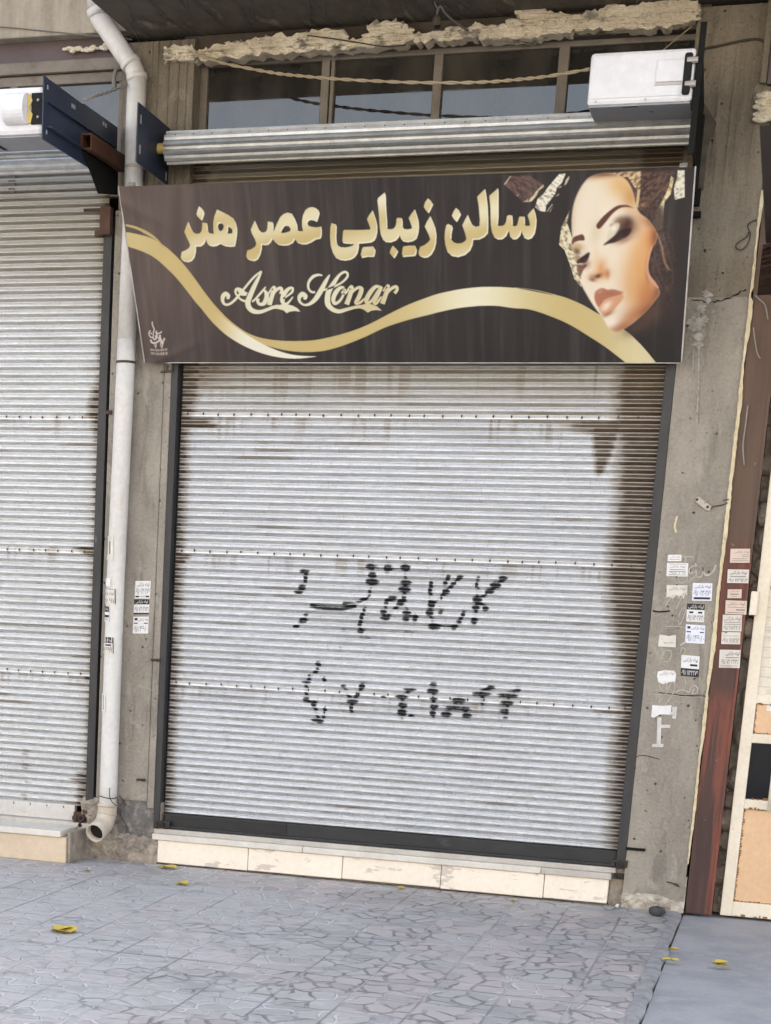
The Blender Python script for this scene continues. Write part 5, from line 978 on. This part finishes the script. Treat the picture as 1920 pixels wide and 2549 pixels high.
b = MB(); b.tube([c_ + np.array([.0465 * math.cos(a_), .0465 * math.sin(a_), .004 * math.sin(a_ * 2)]) for a_ in np.linspace(math.pi, 2 * math.pi, 14)], .0022, 6)
yk = -.115; b.tube(catmull([tuple(at(u, v, y=yk)) for u, v in ((273, 1961), (274, 1985), (283, 2000), (296, 2006), (306, 1998), (302, 1985), (296, 1981))] + [tuple(at(306, 1990, y=-.02)), tuple(at(312, 2008, y=-.012))], 5), .0020, 6); b.build('wire_loop', M['wiredark'], tw)

# ------------------------------------------------------------------ red beam, rubble wall, door, neighbour boards
bm_ = thing('steel_column', 'tall red oxide steel column with dark drip stains and flyers', 'column', (2.545, .02, 0))
xb0, xb1 = 2.484, 2.597
b = MB(); b.box(xb0, xb1, .0, .014, .0, 3.02); b.box(xb0 + .045, xb0 + .057, .014, .14, .0, 3.02); b.box(xb0, xb1, .14, .152, .0, 3.02); b.build('beam', M['beam'], bm_, bevel=.003)
b = MB(); b.box(xb1 - .012, xb1 + .001, -.004, .0005, .0, 3.0); b.box(xb0, xb0 + .008, -.003, .0005, .0, 3.0); b.build('flange_edge', M['beam'], bm_, bevel=.002)
rw = thing('rubble_wall', 'strip of rough rubble stones in the gap beside the red column', 'wall', (2.62, .1, 0))
b = MB(); b.box(2.598, 2.72, .11, .44, 0, 3.3); b.build('mortar', M['rubble'], rw)
b = MB(); rr = random.Random(77); z = .02
while z < 3.2:
    h = rr.uniform(.05, .12)
    if rr.random() < .86:
        r_ = h / 2; ww = rr.uniform(.6, 1.0); b.ball((2.625 + rr.uniform(-.012, .03), .095 + rr.uniform(-.02, .01), z + r_), r_, 9, 7, (ww, .7, 1.02))
    if rr.random() < .6: b.ball((2.66 + rr.uniform(-.01, .03), .09, z + rr.uniform(0, h)), rr.uniform(.03, .05), 8, 6, (.8, .7, 1))
    z += h * .98
for i, v in enumerate(b.v):
    k = (fbm(np.array([v[0] * 40]), np.array([v[2] * 40 + v[1] * 31]), 3, 2)[0] - .5) * .016; b.v[i] = (v[0] + k, v[1] + k, v[2] + k * .6)
b.build('stone', M['rock'], rw)
yd = .03; dz = lambda v, u=1850: at(u, v, y=yd)[2]
dr_ = thing('metal_door', 'rust stained white and peach metal door at the right edge', 'door', (3.1, yd, 0))
xd0, xd1, xd2 = 2.632, 2.682, 3.45
zz = dict(bt=.008, bp0=dz(2245, 1832), bp1=dz(2013, 1845), g0=dz(1990, 1870), g1=dz(1850, 1880), p0=dz(1827, 1885), p1=dz(1753, 1895), w0=dz(1728, 1895), w1=1.43, l1=2.1)
b = MB(); b.box(xd0, xd1, yd, yd + .05, .0, 2.15); b.box(xd2, xd2 + .05, yd, yd + .05, 0, 2.15)
for z0, z1 in ((.0, zz['bp0']), (zz['bp1'], zz['g0']), (zz['g1'], zz['p0']), (zz['p1'], zz['w0']), (zz['w1'], zz['w1'] + .04), (2.1, 2.15)): b.box(xd1 - .001, xd2 + .001, yd + .003, yd + .045, z0, z1)
b.build('frame', M['doorwhite'], dr_, bevel=.004)
b = MB(); b.box(xd1 + .001, xd2 - .001, yd + .012, yd + .03, zz['bp0'], zz['bp1'] - .001); b.build('lower_panel', M['peach'], dr_)
b = MB(); b.box(xd1 + .001, xd2 - .001, yd + .012, yd + .03, zz['p0'], zz['p1']); b.build('upper_panel', M['peach'], dr_)
b = MB(); rr = random.Random(3)                              # rust along the panel joints
for z0, z1 in ((zz['bp0'], zz['bp1']), (zz['p0'], zz['p1'])):
    z = z0
    while z < z1: h = rr.uniform(.004, .012); b.box(xd1 + .0002, xd1 + rr.uniform(.002, .010), yd + .0105, yd + .0125, z, z + h * .7); z += h
    for zq in (z0, z1):
        x = xd1
        while x < xd2: w_ = rr.uniform(.006, .02); b.box(x, x + w_ * .8, yd + .0105, yd + .0125, zq - rr.uniform(.001, .005), zq + rr.uniform(.002, .009)); x += w_
for zq in (.0, zz['bp1'], zz['g0'], zz['p1']):
    x = xd0 + .004
    while x < xd2: w_ = rr.uniform(.006, .03); b.box(x, x + w_ * .7, yd + .0015, yd + .0045, zq + (.002 if zq < .01 else -.001), zq + rr.uniform(.002, .010 if zq > .01 else .02)); x += w_ * rr.uniform(1, 2.4)
b.build('rust_line', M['rustedge'], dr_)
b = MB(); b.box(xd1, xd2, yd + .020, yd + .024, zz['g0'], zz['g1']); b.build('glass_pane', M['doorglass'], dr_)
b = MB(); b.box(xd1, xd2, yd + .018, yd + .024, zz['w0'], zz['w1']); b.build('frosted_pane', M['whitetile'], dr_)
b = MB()
for k in range(13): z = zz['w0'] + .03 + k * .042; b.box(xd1, xd2, yd + .0165, yd + .0182, z, z + .002)
b.build('pane_rib', M['alu'], dr_)
b = MB(); b.box(xd1, xd2, yd + .022, yd + .026, zz['w1'] + .04, 2.1); b.build('glass_pane', M['glass'], dr_)
b = MB(); rr = random.Random(9)                              # white ornamental lattice
for k in range(46):
    cx, cz = xd1 + .01 + rr.random() * .25, zz['w1'] + .05 + rr.random() * .5; r_ = rr.uniform(.018, .04); a0 = rr.random() * 6
    b.tube([(cx + r_ * math.cos(a0 + t), yd + .014, cz + r_ * 1.3 * math.sin(a0 + t)) for t in np.linspace(0, 4, 10)], .0028, 6)
b.build('lattice', M['doorwhite'], dr_)
hp = at(1917, 1935, y=-.02); b = MB(); b.tube([(hp[0] + .012, -.025, zz['g0'] - .045), (hp[0] + .012, -.025, zz['g1'] + .12)], .009, 10); b.tube([(hp[0] + .012, -.025, zz['g0'] - .02), (hp[0] + .012, yd + .01, zz['g0'] - .02)], .007, 8); b.build('pull_handle', M['doorwhite'], dr_, smooth=True)
hq = at(1888, 1505, y=.0); b = MB(); b.box(xd0 - .022, xd0 + .01, .0, .03, hq[2] - .045, hq[2] + .055); b.build('door_hinge', M['doorwhite'], dr_, bevel=.004)
b = MB(); q = at(1914, 1763, y=yd); b.box(q[0] - .008, q[0] + .05, yd + .0108, yd + .0118, q[2] - .012, q[2] + .013); b.build('label', M['paper'], dr_)
nb = thing('shop_sign', 'dark brown edge of the neighbouring signboard above the red column', 'sign', (2.9, -.3, 2.83))
sx0 = at(1906, 600, y=-.05)[0]; y1_ = at(1890, 312, x=sx0)[1]; z1_ = at(1890, 312, x=sx0)[2]; z0_ = at(1906, 600, y=-.05)[2]
b = MB(); b.prism([(sx0, -.05, z0_), (sx0, y1_, z1_), (sx0, y1_ + .06, z1_ + .012), (sx0, .02, z0_)], (1.2, 0, 0)); b.build('board', M['darkpanel'], nb, bevel=.003)
b = MB(); b.box(2.50, 3.4, .0, .06, z0_ - .20, z0_ - .004); b.build('lower_rail', M['lintel'], nb)
np_ = thing('wall_panel', 'dull maroon panel with a pale edge high on the right', 'panel', (2.9, -.03, 3.39))
b = MB(); b.box(2.448, 3.4, -.03, .03, 3.392, 4.2); b.build('panel', M['maroon'], np_, bevel=.003)
b = MB(); b.box(2.420, 2.446, -.026, .03, 3.40, 3.72); b.build('edge_strip', M['concrete_old'], np_, bevel=.003)
b = MB(); rr = random.Random(14)
for k in range(60): p = at(rr.uniform(1888, 1925), rr.uniform(232, 305), y=-.03); b.ball((p[0], -.02 + rr.uniform(-.01, .01), p[2]), rr.uniform(.01, .022), 7, 5, (1.5, .8, .6))
bpz = thing('broken_plaster', 'small patch of broken plaster between maroon panel and dark signboard', 'plaster', tuple(at(1905, 270, y=-.03))); b.build('plaster_lump', M['plaster'], bpz)
b = MB(); b.box(2.44, 3.4, .06, .4, 2.6, 3.95); b.build('wall', M['lintel'], bpz)

# ------------------------------------------------------------------ flyers
AR = {'k': '\ufbfd\ufee8\ufb90\ufeaf\ufe8e\ufe91', 'l': '\ufeea\ufedf\ufeee\ufedf'}
TITLE = AR['k'] + ' ' + AR['l']
fa = lambda s: ''.join(chr(0x6f0 + int(c)) for c in s)
def textmesh(s):
    c = bpy.data.curves.new('t', 'FONT'); c.body = s; c.size = 1; c.resolution_u = 2
    o = bpy.data.objects.new('t', c); COL.objects.link(o); bpy.context.view_layer.update()
    m = bpy.data.meshes.new_from_object(o.evaluated_get(bpy.context.evaluated_depsgraph_get()))
    v = np.array([x.co[:2] for x in m.vertices]); f_ = [tuple(p.vertices) for p in m.polygons]
    bpy.data.objects.remove(o); bpy.data.curves.remove(c); bpy.data.meshes.remove(m)
    v = v - v.min(0); v[:, 0] /= v[:, 0].max(); v[:, 1] /= v[:, 1].max(); return v, f_
TM = {}
def tmesh(s):
    if s not in TM: TM[s] = textmesh(s)
    return TM[s]
def flyer(quad, y, label, paper, ink='ink', bands=(), lines=(), group='pasted flyers', surf_=None, cat='sticker', torn=None):
    """quad: px corners TL TR BR BL on plane y (or a mapper); bands/lines in unit coords (x0,y0,x1,y1) from the top left"""
    if surf_ is None:
        W3 = [np.array(at(u, v, y=y)) for u, v in quad]
        f_ = lambda s, t, h=0.0: (W3[0] * (1 - s) + W3[1] * s) * (1 - t) + (W3[3] * (1 - s) + W3[2] * s) * t + np.array([0, -h, 0])
    else: f_ = surf_
    b = MB()
    if torn:
        top = [f_(s, t, .0022) for s, t in torn]; b.prism(top, (0, .0014, 0))
    else:
        nx = 10; vs_ = [f_(i / nx, j, .0018) for j in (0, 1) for i in range(nx + 1)] + [f_(i / nx, j, .0004) for j in (0, 1) for i in range(nx + 1)]; o = nx + 1; fs_ = []
        for i in range(nx): fs_ += [(i, i + 1, i + 1 + o, i + o), (i, i + 2 * o, i + 1 + 2 * o, i + 1), (i + o, i + 1 + o, i + 1 + 3 * o, i + 3 * o)]
        fs_ += [(0, o, 3 * o, 2 * o), (nx, nx + 2 * o, nx + 3 * o, nx + o)]; b.add(vs_, fs_)
    me = b.mesh('flyer'); o = finish('flyer', me, M[paper]); tag(o, label, cat, group)
    k = MB()
    for x0, y0, x1, y1 in bands:
        n_ = 6; vs_ = [f_(x0 + (x1 - x0) * i / n_, yy, .0021) for yy in (y0, y1) for i in range(n_ + 1)]; k.add(vs_, [(i, i + 1, i + n_ + 2, i + n_ + 1) for i in range(n_)])
    for txt, x0, y0, x1, y1 in lines:
        v, fc = tmesh(txt); k.add([f_(x0 + p[0] * (x1 - x0), y1 - p[1] * (y1 - y0), .0024) for p in v], fc)
    if k.v: k.build('printed_text', M[ink], o)
    inv = [(t_, x0, y0, x1, y1) for (t_, x0, y0, x1, y1) in lines if any(bx[0] <= x0 and bx[2] >= x1 and bx[1] <= y0 and bx[3] >= y1 for bx in bands)]
    if inv:
        k = MB()
        for txt, x0, y0, x1, y1 in inv: v, fc = tmesh(txt); k.add([f_(x0 + p[0] * (x1 - x0), y1 - p[1] * (y1 - y0), .0030) for p in v], fc)
        k.build('reversed_text', M['paper'], o)
    return o
rect = lambda x0, y0, x1, y1, sk=0: [(x0, y0), (x1, y0 + sk), (x1 - (y1 - y0) * .05, y1 + sk), (x0 - (y1 - y0) * .05, y1)]
gl = 'flyers on the narrow pillar'; gr_ = 'flyers on the wide pillar'; gb = 'flyers on the red column'; gp = 'flyers on the drainpipe'
flyer(rect(338, 1446, 376, 1490), 0, 'white flyer with two dark bottom corners, topmost on the narrow pillar', 'paper', 'ink', [(.05, .84, .28, .93), (.72, .84, .95, .93), (.3, .87, .7, .89)], [(TITLE, .12, .10, .92, .34), (fa('09180230276'), .05, .42, .95, .76)], gl)
flyer(rect(335, 1492, 373, 1529), 0, 'flyer with dark header and footer, middle of three on the narrow pillar', 'paper', 'ink', [(0, 0, 1, .34), (0, .9, 1, 1)], [(TITLE, .12, .06, .9, .29), (fa('09187302731'), .05, .48, .95, .82)], gl)
flyer(rect(333, 1535, 371, 1577), 0, 'white flyer with a round black dot, lowest on the narrow pillar', 'paper', 'ink', [(.08, .08, .28, .22), (.05, .36, .3, .42), (.7, .36, .95, .42)], [(TITLE, .34, .08, .95, .28), (fa('09185466080'), .05, .55, .95, .9)], gl)
flyer(rect(1663, 1381, 1697, 1397), 0, 'smallest white flyer, at the top left of the wide pillar', 'paper', 'inkfaded', [(.1, .7, .9, .76)], [(TITLE, .2, .2, .85, .5)], gr_)
flyer(rect(1661, 1401, 1714, 1434, 1), 0, 'white flyer with five text lines under the smallest flyer', 'paper', 'ink', [(.1, .08, .9, .1), (.15, .48, .85, .52), (.1, .62, .9, .66), (.1, .88, .9, .91)], [(TITLE, .15, .18, .85, .38), (fa('0918561'), .12, .70, .88, .84)], gr_)
flyer(rect(1660, 1456, 1712, 1492, 1), 0, 'torn white flyer with a jagged lower edge beside the black text flyer', 'papercream', 'inkfaded', [(.3, .46, .9, .49), (.35, .6, .9, .63)], [(TITLE, .12, .12, .9, .38)], gr_, torn=[(0, .02), (1, 0), (1, .75), (.92, .55), (.85, .95), (.7, .7), (.6, .9), (.5, .72), (.3, .95), (.15, .8), (.02, .9)])
flyer(rect(1725, 1451, 1774, 1495, 1), 0, 'bluish flyer with a black banner along its foot', 'paperblue', 'ink', [(.08, .80, .92, .92)], [(TITLE, .1, .1, .92, .32), (fa('09180230276'), .06, .40, .94, .72)], gr_)
flyer(rect(1711, 1502, 1755, 1547, 2), 0, 'flyer with a black header and two dark ovals under the bluish one', 'paper', 'ink', [(0, 0, 1, .33), (.14, .43, .38, .53), (.64, .43, .88, .53)], [(TITLE, .08, .05, .94, .29), (fa('09187302731'), .05, .62, .95, .94)], gr_)
flyer(rect(1708, 1554, 1756, 1600, 3), 0, 'bluish flyer with a black dot and two dark bars', 'paperblue', 'ink', [(.08, .09, .24, .22), (.05, .36, .28, .42), (.74, .36, .95, .42)], [(TITLE, .3, .08, .95, .28), (fa('09185466080'), .06, .54, .95, .9)], gr_)
flyer(rect(1640, 1579, 1684, 1609, 1), 0, 'torn cream flyer with a dark strip along its lower edge', 'papercream', 'ink', [(.02, .88, .98, 1)], [(fa('918320'), .3, .62, .9, .78)], gr_, torn=[(.05, .02), (.6, .12), (.95, .0), (1, .2), (1, 1.05), (0, 1.0)])
flyer(rect(1697, 1630, 1742, 1682, 4), 0, 'white flyer with a black lower half and pale digits', 'paper', 'ink', [(0, .62, 1, 1), (.5, .40, .9, .50)], [(TITLE, .12, .1, .92, .34), (fa('09181133276'), .05, .70, .95, .94)], gr_)
flyer(rect(1637, 1668, 1684, 1701), 0, 'ragged white scrap with blurred print above the painted letter', 'paper', 'inkfaded', [(.1, .2, .4, .26), (.5, .4, .8, .5), (.2, .6, .5, .7)], [(TITLE, .15, .1, .9, .4)], gr_, torn=[(.02, .1), (.4, .0), (.9, .05), (1, .3), (.96, .95), (.7, .88), (.55, .98), (.3, 1.05), (.08, .9), (.0, .5)])
flyer(rect(1623, 1755, 1672, 1788), 0, 'torn blank white paper pasted over the painted letter', 'paper', 'inkfaded', [(.2, .3, .3, .36)], [], gr_, torn=[(.02, 0), (.5, .06), (1, .02), (.98, .75), (.7, .7), (.4, .72), (.15, .95), (0, .9)])
yb = -.0035
flyer(rect(1819, 1366, 1868, 1401), yb, 'topmost faded flyer on the red column', 'paperpink', 'inkfaded', [(.6, .42, .95, .45), (.6, .55, .95, .58), (.1, .7, .9, .73), (.1, .84, .95, .87)], [(TITLE, .2, .15, .95, .33)], gb)
flyer(rect(1812, 1417, 1865, 1451, 1), yb, 'pale flyer with bold dark text, second from the top of the red column', 'papercream', 'ink', [(.12, .5, .88, .54)], [(TITLE, .12, .1, .92, .4), (fa('09187261203'), .05, .66, .95, .92)], gb)
flyer(rect(1812, 1467, 1847, 1489), yb, 'smallest faded flyer on the red column', 'paperpink', 'inkfaded', [(.2, .5, .8, .6), (.3, .75, .7, .8)], [(TITLE, .2, .12, .8, .34)], gb)
flyer(rect(1807, 1494, 1860, 1528, 2), yb, 'faded flyer with torn upper edge under the smallest one on the red column', 'paperpink', 'inkfaded', [(.1, .48, .9, .51), (.5, .64, .92, .72), (.1, .86, .9, .9)], [(TITLE, .1, .12, .9, .38)], gb)
flyer(rect(1800, 1530, 1848, 1571, 1), yb, 'grey streaked flyer pasted edge to edge with two others on the red column', 'papercream', 'inkfaded', [(.1, .44, .95, .47), (.1, .56, .95, .59)], [(TITLE, .08, .1, .95, .38), (fa('09189173302'), .05, .66, .95, .92)], gb)
flyer(rect(1797, 1573, 1844, 1603, 1), yb, 'wrinkled flyer with the top cut off, second from bottom of the red column', 'papercream', 'inkfaded', [(.15, .02, .3, .1), (.1, .3, .9, .33)], [(fa('09181111212'), .05, .5, .95, .88)], gb)
flyer(rect(1792, 1617, 1844, 1662, 1), yb, 'lowest and largest cream flyer on the red column', 'papercream', 'ink', [(.08, .88, .92, .9), (.3, .42, .95, .45)], [(TITLE, .3, .10, .95, .34), (fa('09187203235'), .08, .52, .95, .8)], gb)
def onpipe(u0, v0, u1, v1):                                  # wraps a flyer round the front of the pipe
    def f_(s, t, h=0.0):
        v = v0 + (v1 - v0) * t; cx = np.interp(v, [1000, 1450, 1950], [309, 288, 271]) ; c = at(cx, v, y=-.062); hw = .0445
        half = hw / (at(cx + 1, v, y=-.062)[0] - c[0]); k = np.clip(((u0 + (u1 - u0) * s) - cx) / half, -.97, .97); th = math.asin(k) - .29
        r = hw + h; return np.array([c[0] + r * math.sin(th), -.062 - r * math.cos(th), c[2]])
    return f_
flyer(None, 0, 'older pale flyer with sideways writing high on the drainpipe', 'papercream', 'inkfaded', [(.2, .1, .3, .8), (.55, .2, .7, .75)], [], gp, onpipe(272, 1336, 297, 1394))
flyer(None, 0, 'white torn scrap on the drainpipe just above the first dark printed flyer', 'paper', 'ink', [], [], gp, onpipe(268, 1440, 290, 1460))
flyer(None, 0, 'flyer with a dark frame and bold digits, first printed one on the drainpipe', 'papercream', 'ink', [(0, 0, 1, .05), (.95, 0, 1, 1)], [(TITLE, .05, .2, .9, .46), (fa('0218611'), .05, .66, .9, .94)], gp, onpipe(265, 1466, 301, 1503))
flyer(None, 0, 'dark flyer half wrapped round the drainpipe', 'paper', 'ink', [(0, 0, 1, .36), (0, .55, 1, .72)], [(TITLE, .15, .06, .9, .3), (fa('05211'), .1, .76, .9, .96)], gp, onpipe(263, 1510, 286, 1548))
flyer(None, 0, 'flyer with a black header, lowest large one on the drainpipe', 'papercream', 'ink', [(0, 0, 1, .36), (.4, .44, .85, .54), (.96, 0, 1, 1)], [(TITLE, .05, .08, .9, .3), (fa('0756699'), .05, .62, .9, .92)], gp, onpipe(262, 1586, 296, 1626))
flyer(None, 0, 'small pale flyer with vertical digits near the bottom of the drainpipe', 'paper', 'inkfaded', [(.15, .05, .3, .2), (.6, .05, .75, .95), (.2, .6, .28, .9)], [], gp, onpipe(257, 1727, 276, 1770))

# ------------------------------------------------------------------ cables and small things
def cable(name, label, pts, y, r, mat, strands=1, cat='cable', n=7, twist=.004, group=None):
    q = catmull([tuple(at(u, v, y=yy)) for (u, v), yy in zip(pts, y if isinstance(y, (list, tuple)) else [y] * len(pts))], n); b = MB()
    for s_ in range(strands):
        b.tube([p + np.array([0, twist * math.cos(i * 1.1 + s_ * math.pi), twist * math.sin(i * 1.1 + s_ * math.pi)]) * (strands > 1) for i, p in enumerate(q)], r, 6)
    return tag(b.build(name, M[mat], smooth=True), label, cat, group)
cable('cable', 'beige twisted cable sagging across the transom windows to the motor housing', [(410, 157), (432, 140), (455, 127), (500, 138), (560, 158), (640, 174), (700, 184), (760, 190), (830, 196), (920, 201), (1020, 205), (1140, 206), (1230, 203), (1300, 197), (1370, 189), (1468, 172)], [-.02] * 3 + [-.05, -.08, -.1, -.12, -.13, -.14, -.15, -.16, -.17, -.18, -.19, -.19, -.2], .0040, 'wirebeige', 2)
cable('cable', 'thin grey cable strung along the pale concrete edge behind the drainpipe', [(-10, 66), (40, 70), (100, 76), (180, 84), (240, 90), (300, 94), (330, 99)], [-.032] * 5 + [-.02, -.02], .0028, 'wiregrey')
cable('cable', 'dark cable running from the motor bracket across the right pillar', [(1738, 124), (1780, 116), (1830, 105), (1870, 98), (1890, 98), (1903, 103)], -.012, .0048, 'wiredark')
cable('cable', 'thin wire slanting up from the motor housing to the plaster', [(1652, 124), (1690, 92), (1722, 66)], [-.2, -.1, -.04], .0025, 'wirebeige')
cable('cable', 'thin wire lying across the broken plaster strip', [(765, 88), (820, 95), (880, 104), (960, 116), (1010, 112)], -.05, .0026, 'wiredark')
cable('cable', 'loose thin wire loop hanging on the upper right pillar', [(1885, 546), (1862, 560), (1868, 585), (1860, 610), (1845, 622), (1832, 616), (1836, 605), (1858, 590), (1866, 575)], -.012, .0026, 'wiredark')
cable('cable', 'short grey cable end curling beside the drainpipe elbow', [(302, 168), (292, 172), (286, 184), (284, 200), (286, 220)], [-.03, -.04, -.05, -.05, -.05], .011, 'wiregrey')
cable('cable', 'frayed grey string stretched from drainpipe to the blue plate', [(318, 209), (290, 222), (262, 232), (236, 240), (208, 250)], [-.08, -.2, -.3, -.4, -.45], .0035, 'cobweb', 2)
cable('cobweb', 'dusty hanging strings on the red column', [(1880, 735), (1890, 745), (1905, 760), (1912, 795)], -.02, .003, 'cobweb', cat='string')
cable('cobweb', 'limp dusty string hanging beside the cream mortar seam', [(1876, 815), (1880, 850), (1886, 880), (1893, 892)], -.02, .003, 'cobweb', cat='string')
cable('cobweb', 'thin grey strip hanging down the red column', [(1862, 1010), (1856, 1060), (1850, 1110), (1853, 1158)], -.012, .0035, 'cobweb', cat='string')
bu = thing('lamp_holder', 'small dark lamp holder dangling on wires from the soffit', 'lamp holder', tuple(at(1087, 60, y=-.22)))
p0, p1 = at(1087, 38, y=-.22), at(1089, 64, y=-.22)
b = MB(); b.tube([p0, p0 * .7 + p1 * .3, p1 * .85 + p0 * .15, p1], [.008, .016, .019, .015], 14); b.build('socket', M['lintel'], bu, smooth=True)
b = MB(); b.tube([p1, p1 + np.array([0, 0, -.008])], .013, 12); b.build('opening', M['dark'], bu)
b = MB(); zt_ = 3.72
b.tube(catmull([p0, p0 + np.array([.004, .0, .02]), p0 + np.array([-.012, .0, .05]), p0 + np.array([.01, 0, zt_ - p0[2] + .004])], 5), .0028, 6); b.tube(catmull([tuple(p0), tuple(at(1096, 15, y=-.22)), tuple(at(1110, 35, y=-.20)), tuple(at(1140, 60, y=-.12)), tuple(at(1165, 76, y=-.06))], 5), .005, 6); b.build('wire', M['wiregrey'], bu, smooth=True)
hk = thing('hinge_stub', 'short steel hinge stub just below the left end of the salon sign', 'bracket', tuple(at(412, 922, y=-.01)))
b = MB(); p = at(415, 925, y=-.01); b.tube([(p[0] - .028, -.012, p[2] - .002), (p[0] + .03, -.012, p[2] + .003)], .005, 8); b.tube([(p[0] + .0, -.012, p[2]), (p[0] + .0, -.012, p[2] + .03)], .004, 8); b.tube([(p[0] + .026, -.012, p[2]), (p[0] + .028, -.012, p[2] + .018)], .004, 8); b.build('pin', M['lintel'], hk)
for u, v, lb in ((388, 1643, 'dark steel bar end stuck in the mortar strip at mid height'), (352, 1941, 'dark steel bar end stuck in the mortar strip near the ground')):
    p = at(u, v, y=-.006); b = MB(); b.tube([(p[0] - .022, -.012, p[2]), (p[0] + .022, -.012, p[2] + .002)], .0055, 8); b.ball((p[0] + .012, -.012, p[2]), .009, 8, 6, (1.6, 1, .8)); tag(b.build('steel_bar', M['rivet']), lb, 'bar', 'bar ends in the mortar strip')
p = at(1590, 2114, y=0); b = MB(); b.box(p[0] - .055, p[0] + .03, -.012, -.002, p[2] - .006, p[2] + .006); tag(b.build('steel_bar', M['blacksteel'], bevel=.001), 'flat dark steel tab joining the right guide to the wide pillar', 'bar')
# leaves and stones
def leaf(u, v, size, label, mat='leaf', n=3, seed=0):
    rr = random.Random(seed); c = at(u, v, z=.004); b = MB()
    for k in range(n):
        a0 = rr.uniform(-.5, .5) + k * 2.2 + .1; L_ = 1.25 * size * rr.uniform(.8, 1.1); Wd = L_ * rr.uniform(.32, .48); cu = rr.uniform(.15, .35)
        ox, oy = rr.uniform(-.3, .3) * size, rr.uniform(-.15, .15) * size; rows = []
        for i in range(9):
            t = i / 8; wv = Wd * math.sin(math.pi * (t ** .8)) ** .8
            for j in (-1, -.5, 0, .5, 1):
                x, y_ = (t - .5) * L_, j * wv; z_ = .003 + cu * L_ * (abs(j) ** 1.5 * .45 * math.sin(math.pi * t) + .25 * (t - .5) ** 2) + k * .004 + .002 * rr.random()
                rows.append((c[0] + ox + x * math.cos(a0) - y_ * math.sin(a0), c[1] + oy + x * math.sin(a0) + y_ * math.cos(a0), z_))
        b.add(rows, [(i * 5 + j, i * 5 + j + 1, i * 5 + j + 6, i * 5 + j + 5) for i in range(8) for j in range(4)])
    o = b.build('fallen_leaf', M[mat], smooth=True); tag(o, label, 'leaf', 'fallen leaves on the pavement'); return o
leaf(160, 2316, .085, 'largest bright yellow leaf, alone on the tiles at lower left', 'leaf', 3, 1)
leaf(412, 2160, .07, 'flat yellow leaf against the left end of the cream step', 'leaf', 2, 2)
leaf(396, 2158, .03, 'small pale tan leaf touching the flat yellow one by the step', 'leaftan', 1, 3)
leaf(460, 2201, .06, 'yellow leaf on the tiles just in front of the cream step', 'leaf', 2, 4)
leaf(996, 2211, .035, 'small yellow leaf under the middle of the cream step', 'leaf', 2, 5)
leaf(1282, 2242, .03, 'small curled yellow leaf under the right part of the step', 'leaf', 2, 6)
leaf(218, 2166, .04, 'brown dry curl near the drainpipe outlet', 'leaftan', 1, 7)
leaf(1682, 2364, .03, 'small yellow leaf on the cement edge, upper of two', 'leaf', 2, 8)
leaf(1671, 2391, .045, 'folded yellow leaf on the cement edge, lower of two', 'leaf', 2, 9)
leaf(1794, 2403, .05, 'clump of yellow leaves alone on the blue grey driveway', 'leaf', 4, 10)
leaf(1805, 2269, .028, 'round yellow leaf at the foot of the peach door', 'leaf', 2, 11)
p = at(1636, 2280, z=0); b = MB(); b.ball((p[0], p[1], .02), .034, 12, 9, (1.1, .9, .75)); b.v = [(x + (vnoise(np.array([x * 90]), np.array([z * 90 + y * 50]), 3)[0] - .5) * .014, y, z + (vnoise(np.array([z * 80]), np.array([x * 70]), 6)[0] - .5) * .012) for x, y, z in b.v]; tag(b.build('stone', M['darkstone'], smooth=True), 'black lump of stone at the foot of the wide pillar', 'stone')
p = at(1537, 2258, z=0); b = MB(); b.ball((p[0], p[1], .006), .010, 8, 6, (.9, .8, .9)); tag(b.build('pebble', M['pebble'], smooth=True), 'tiny white pebble right of the cream step', 'pebble')
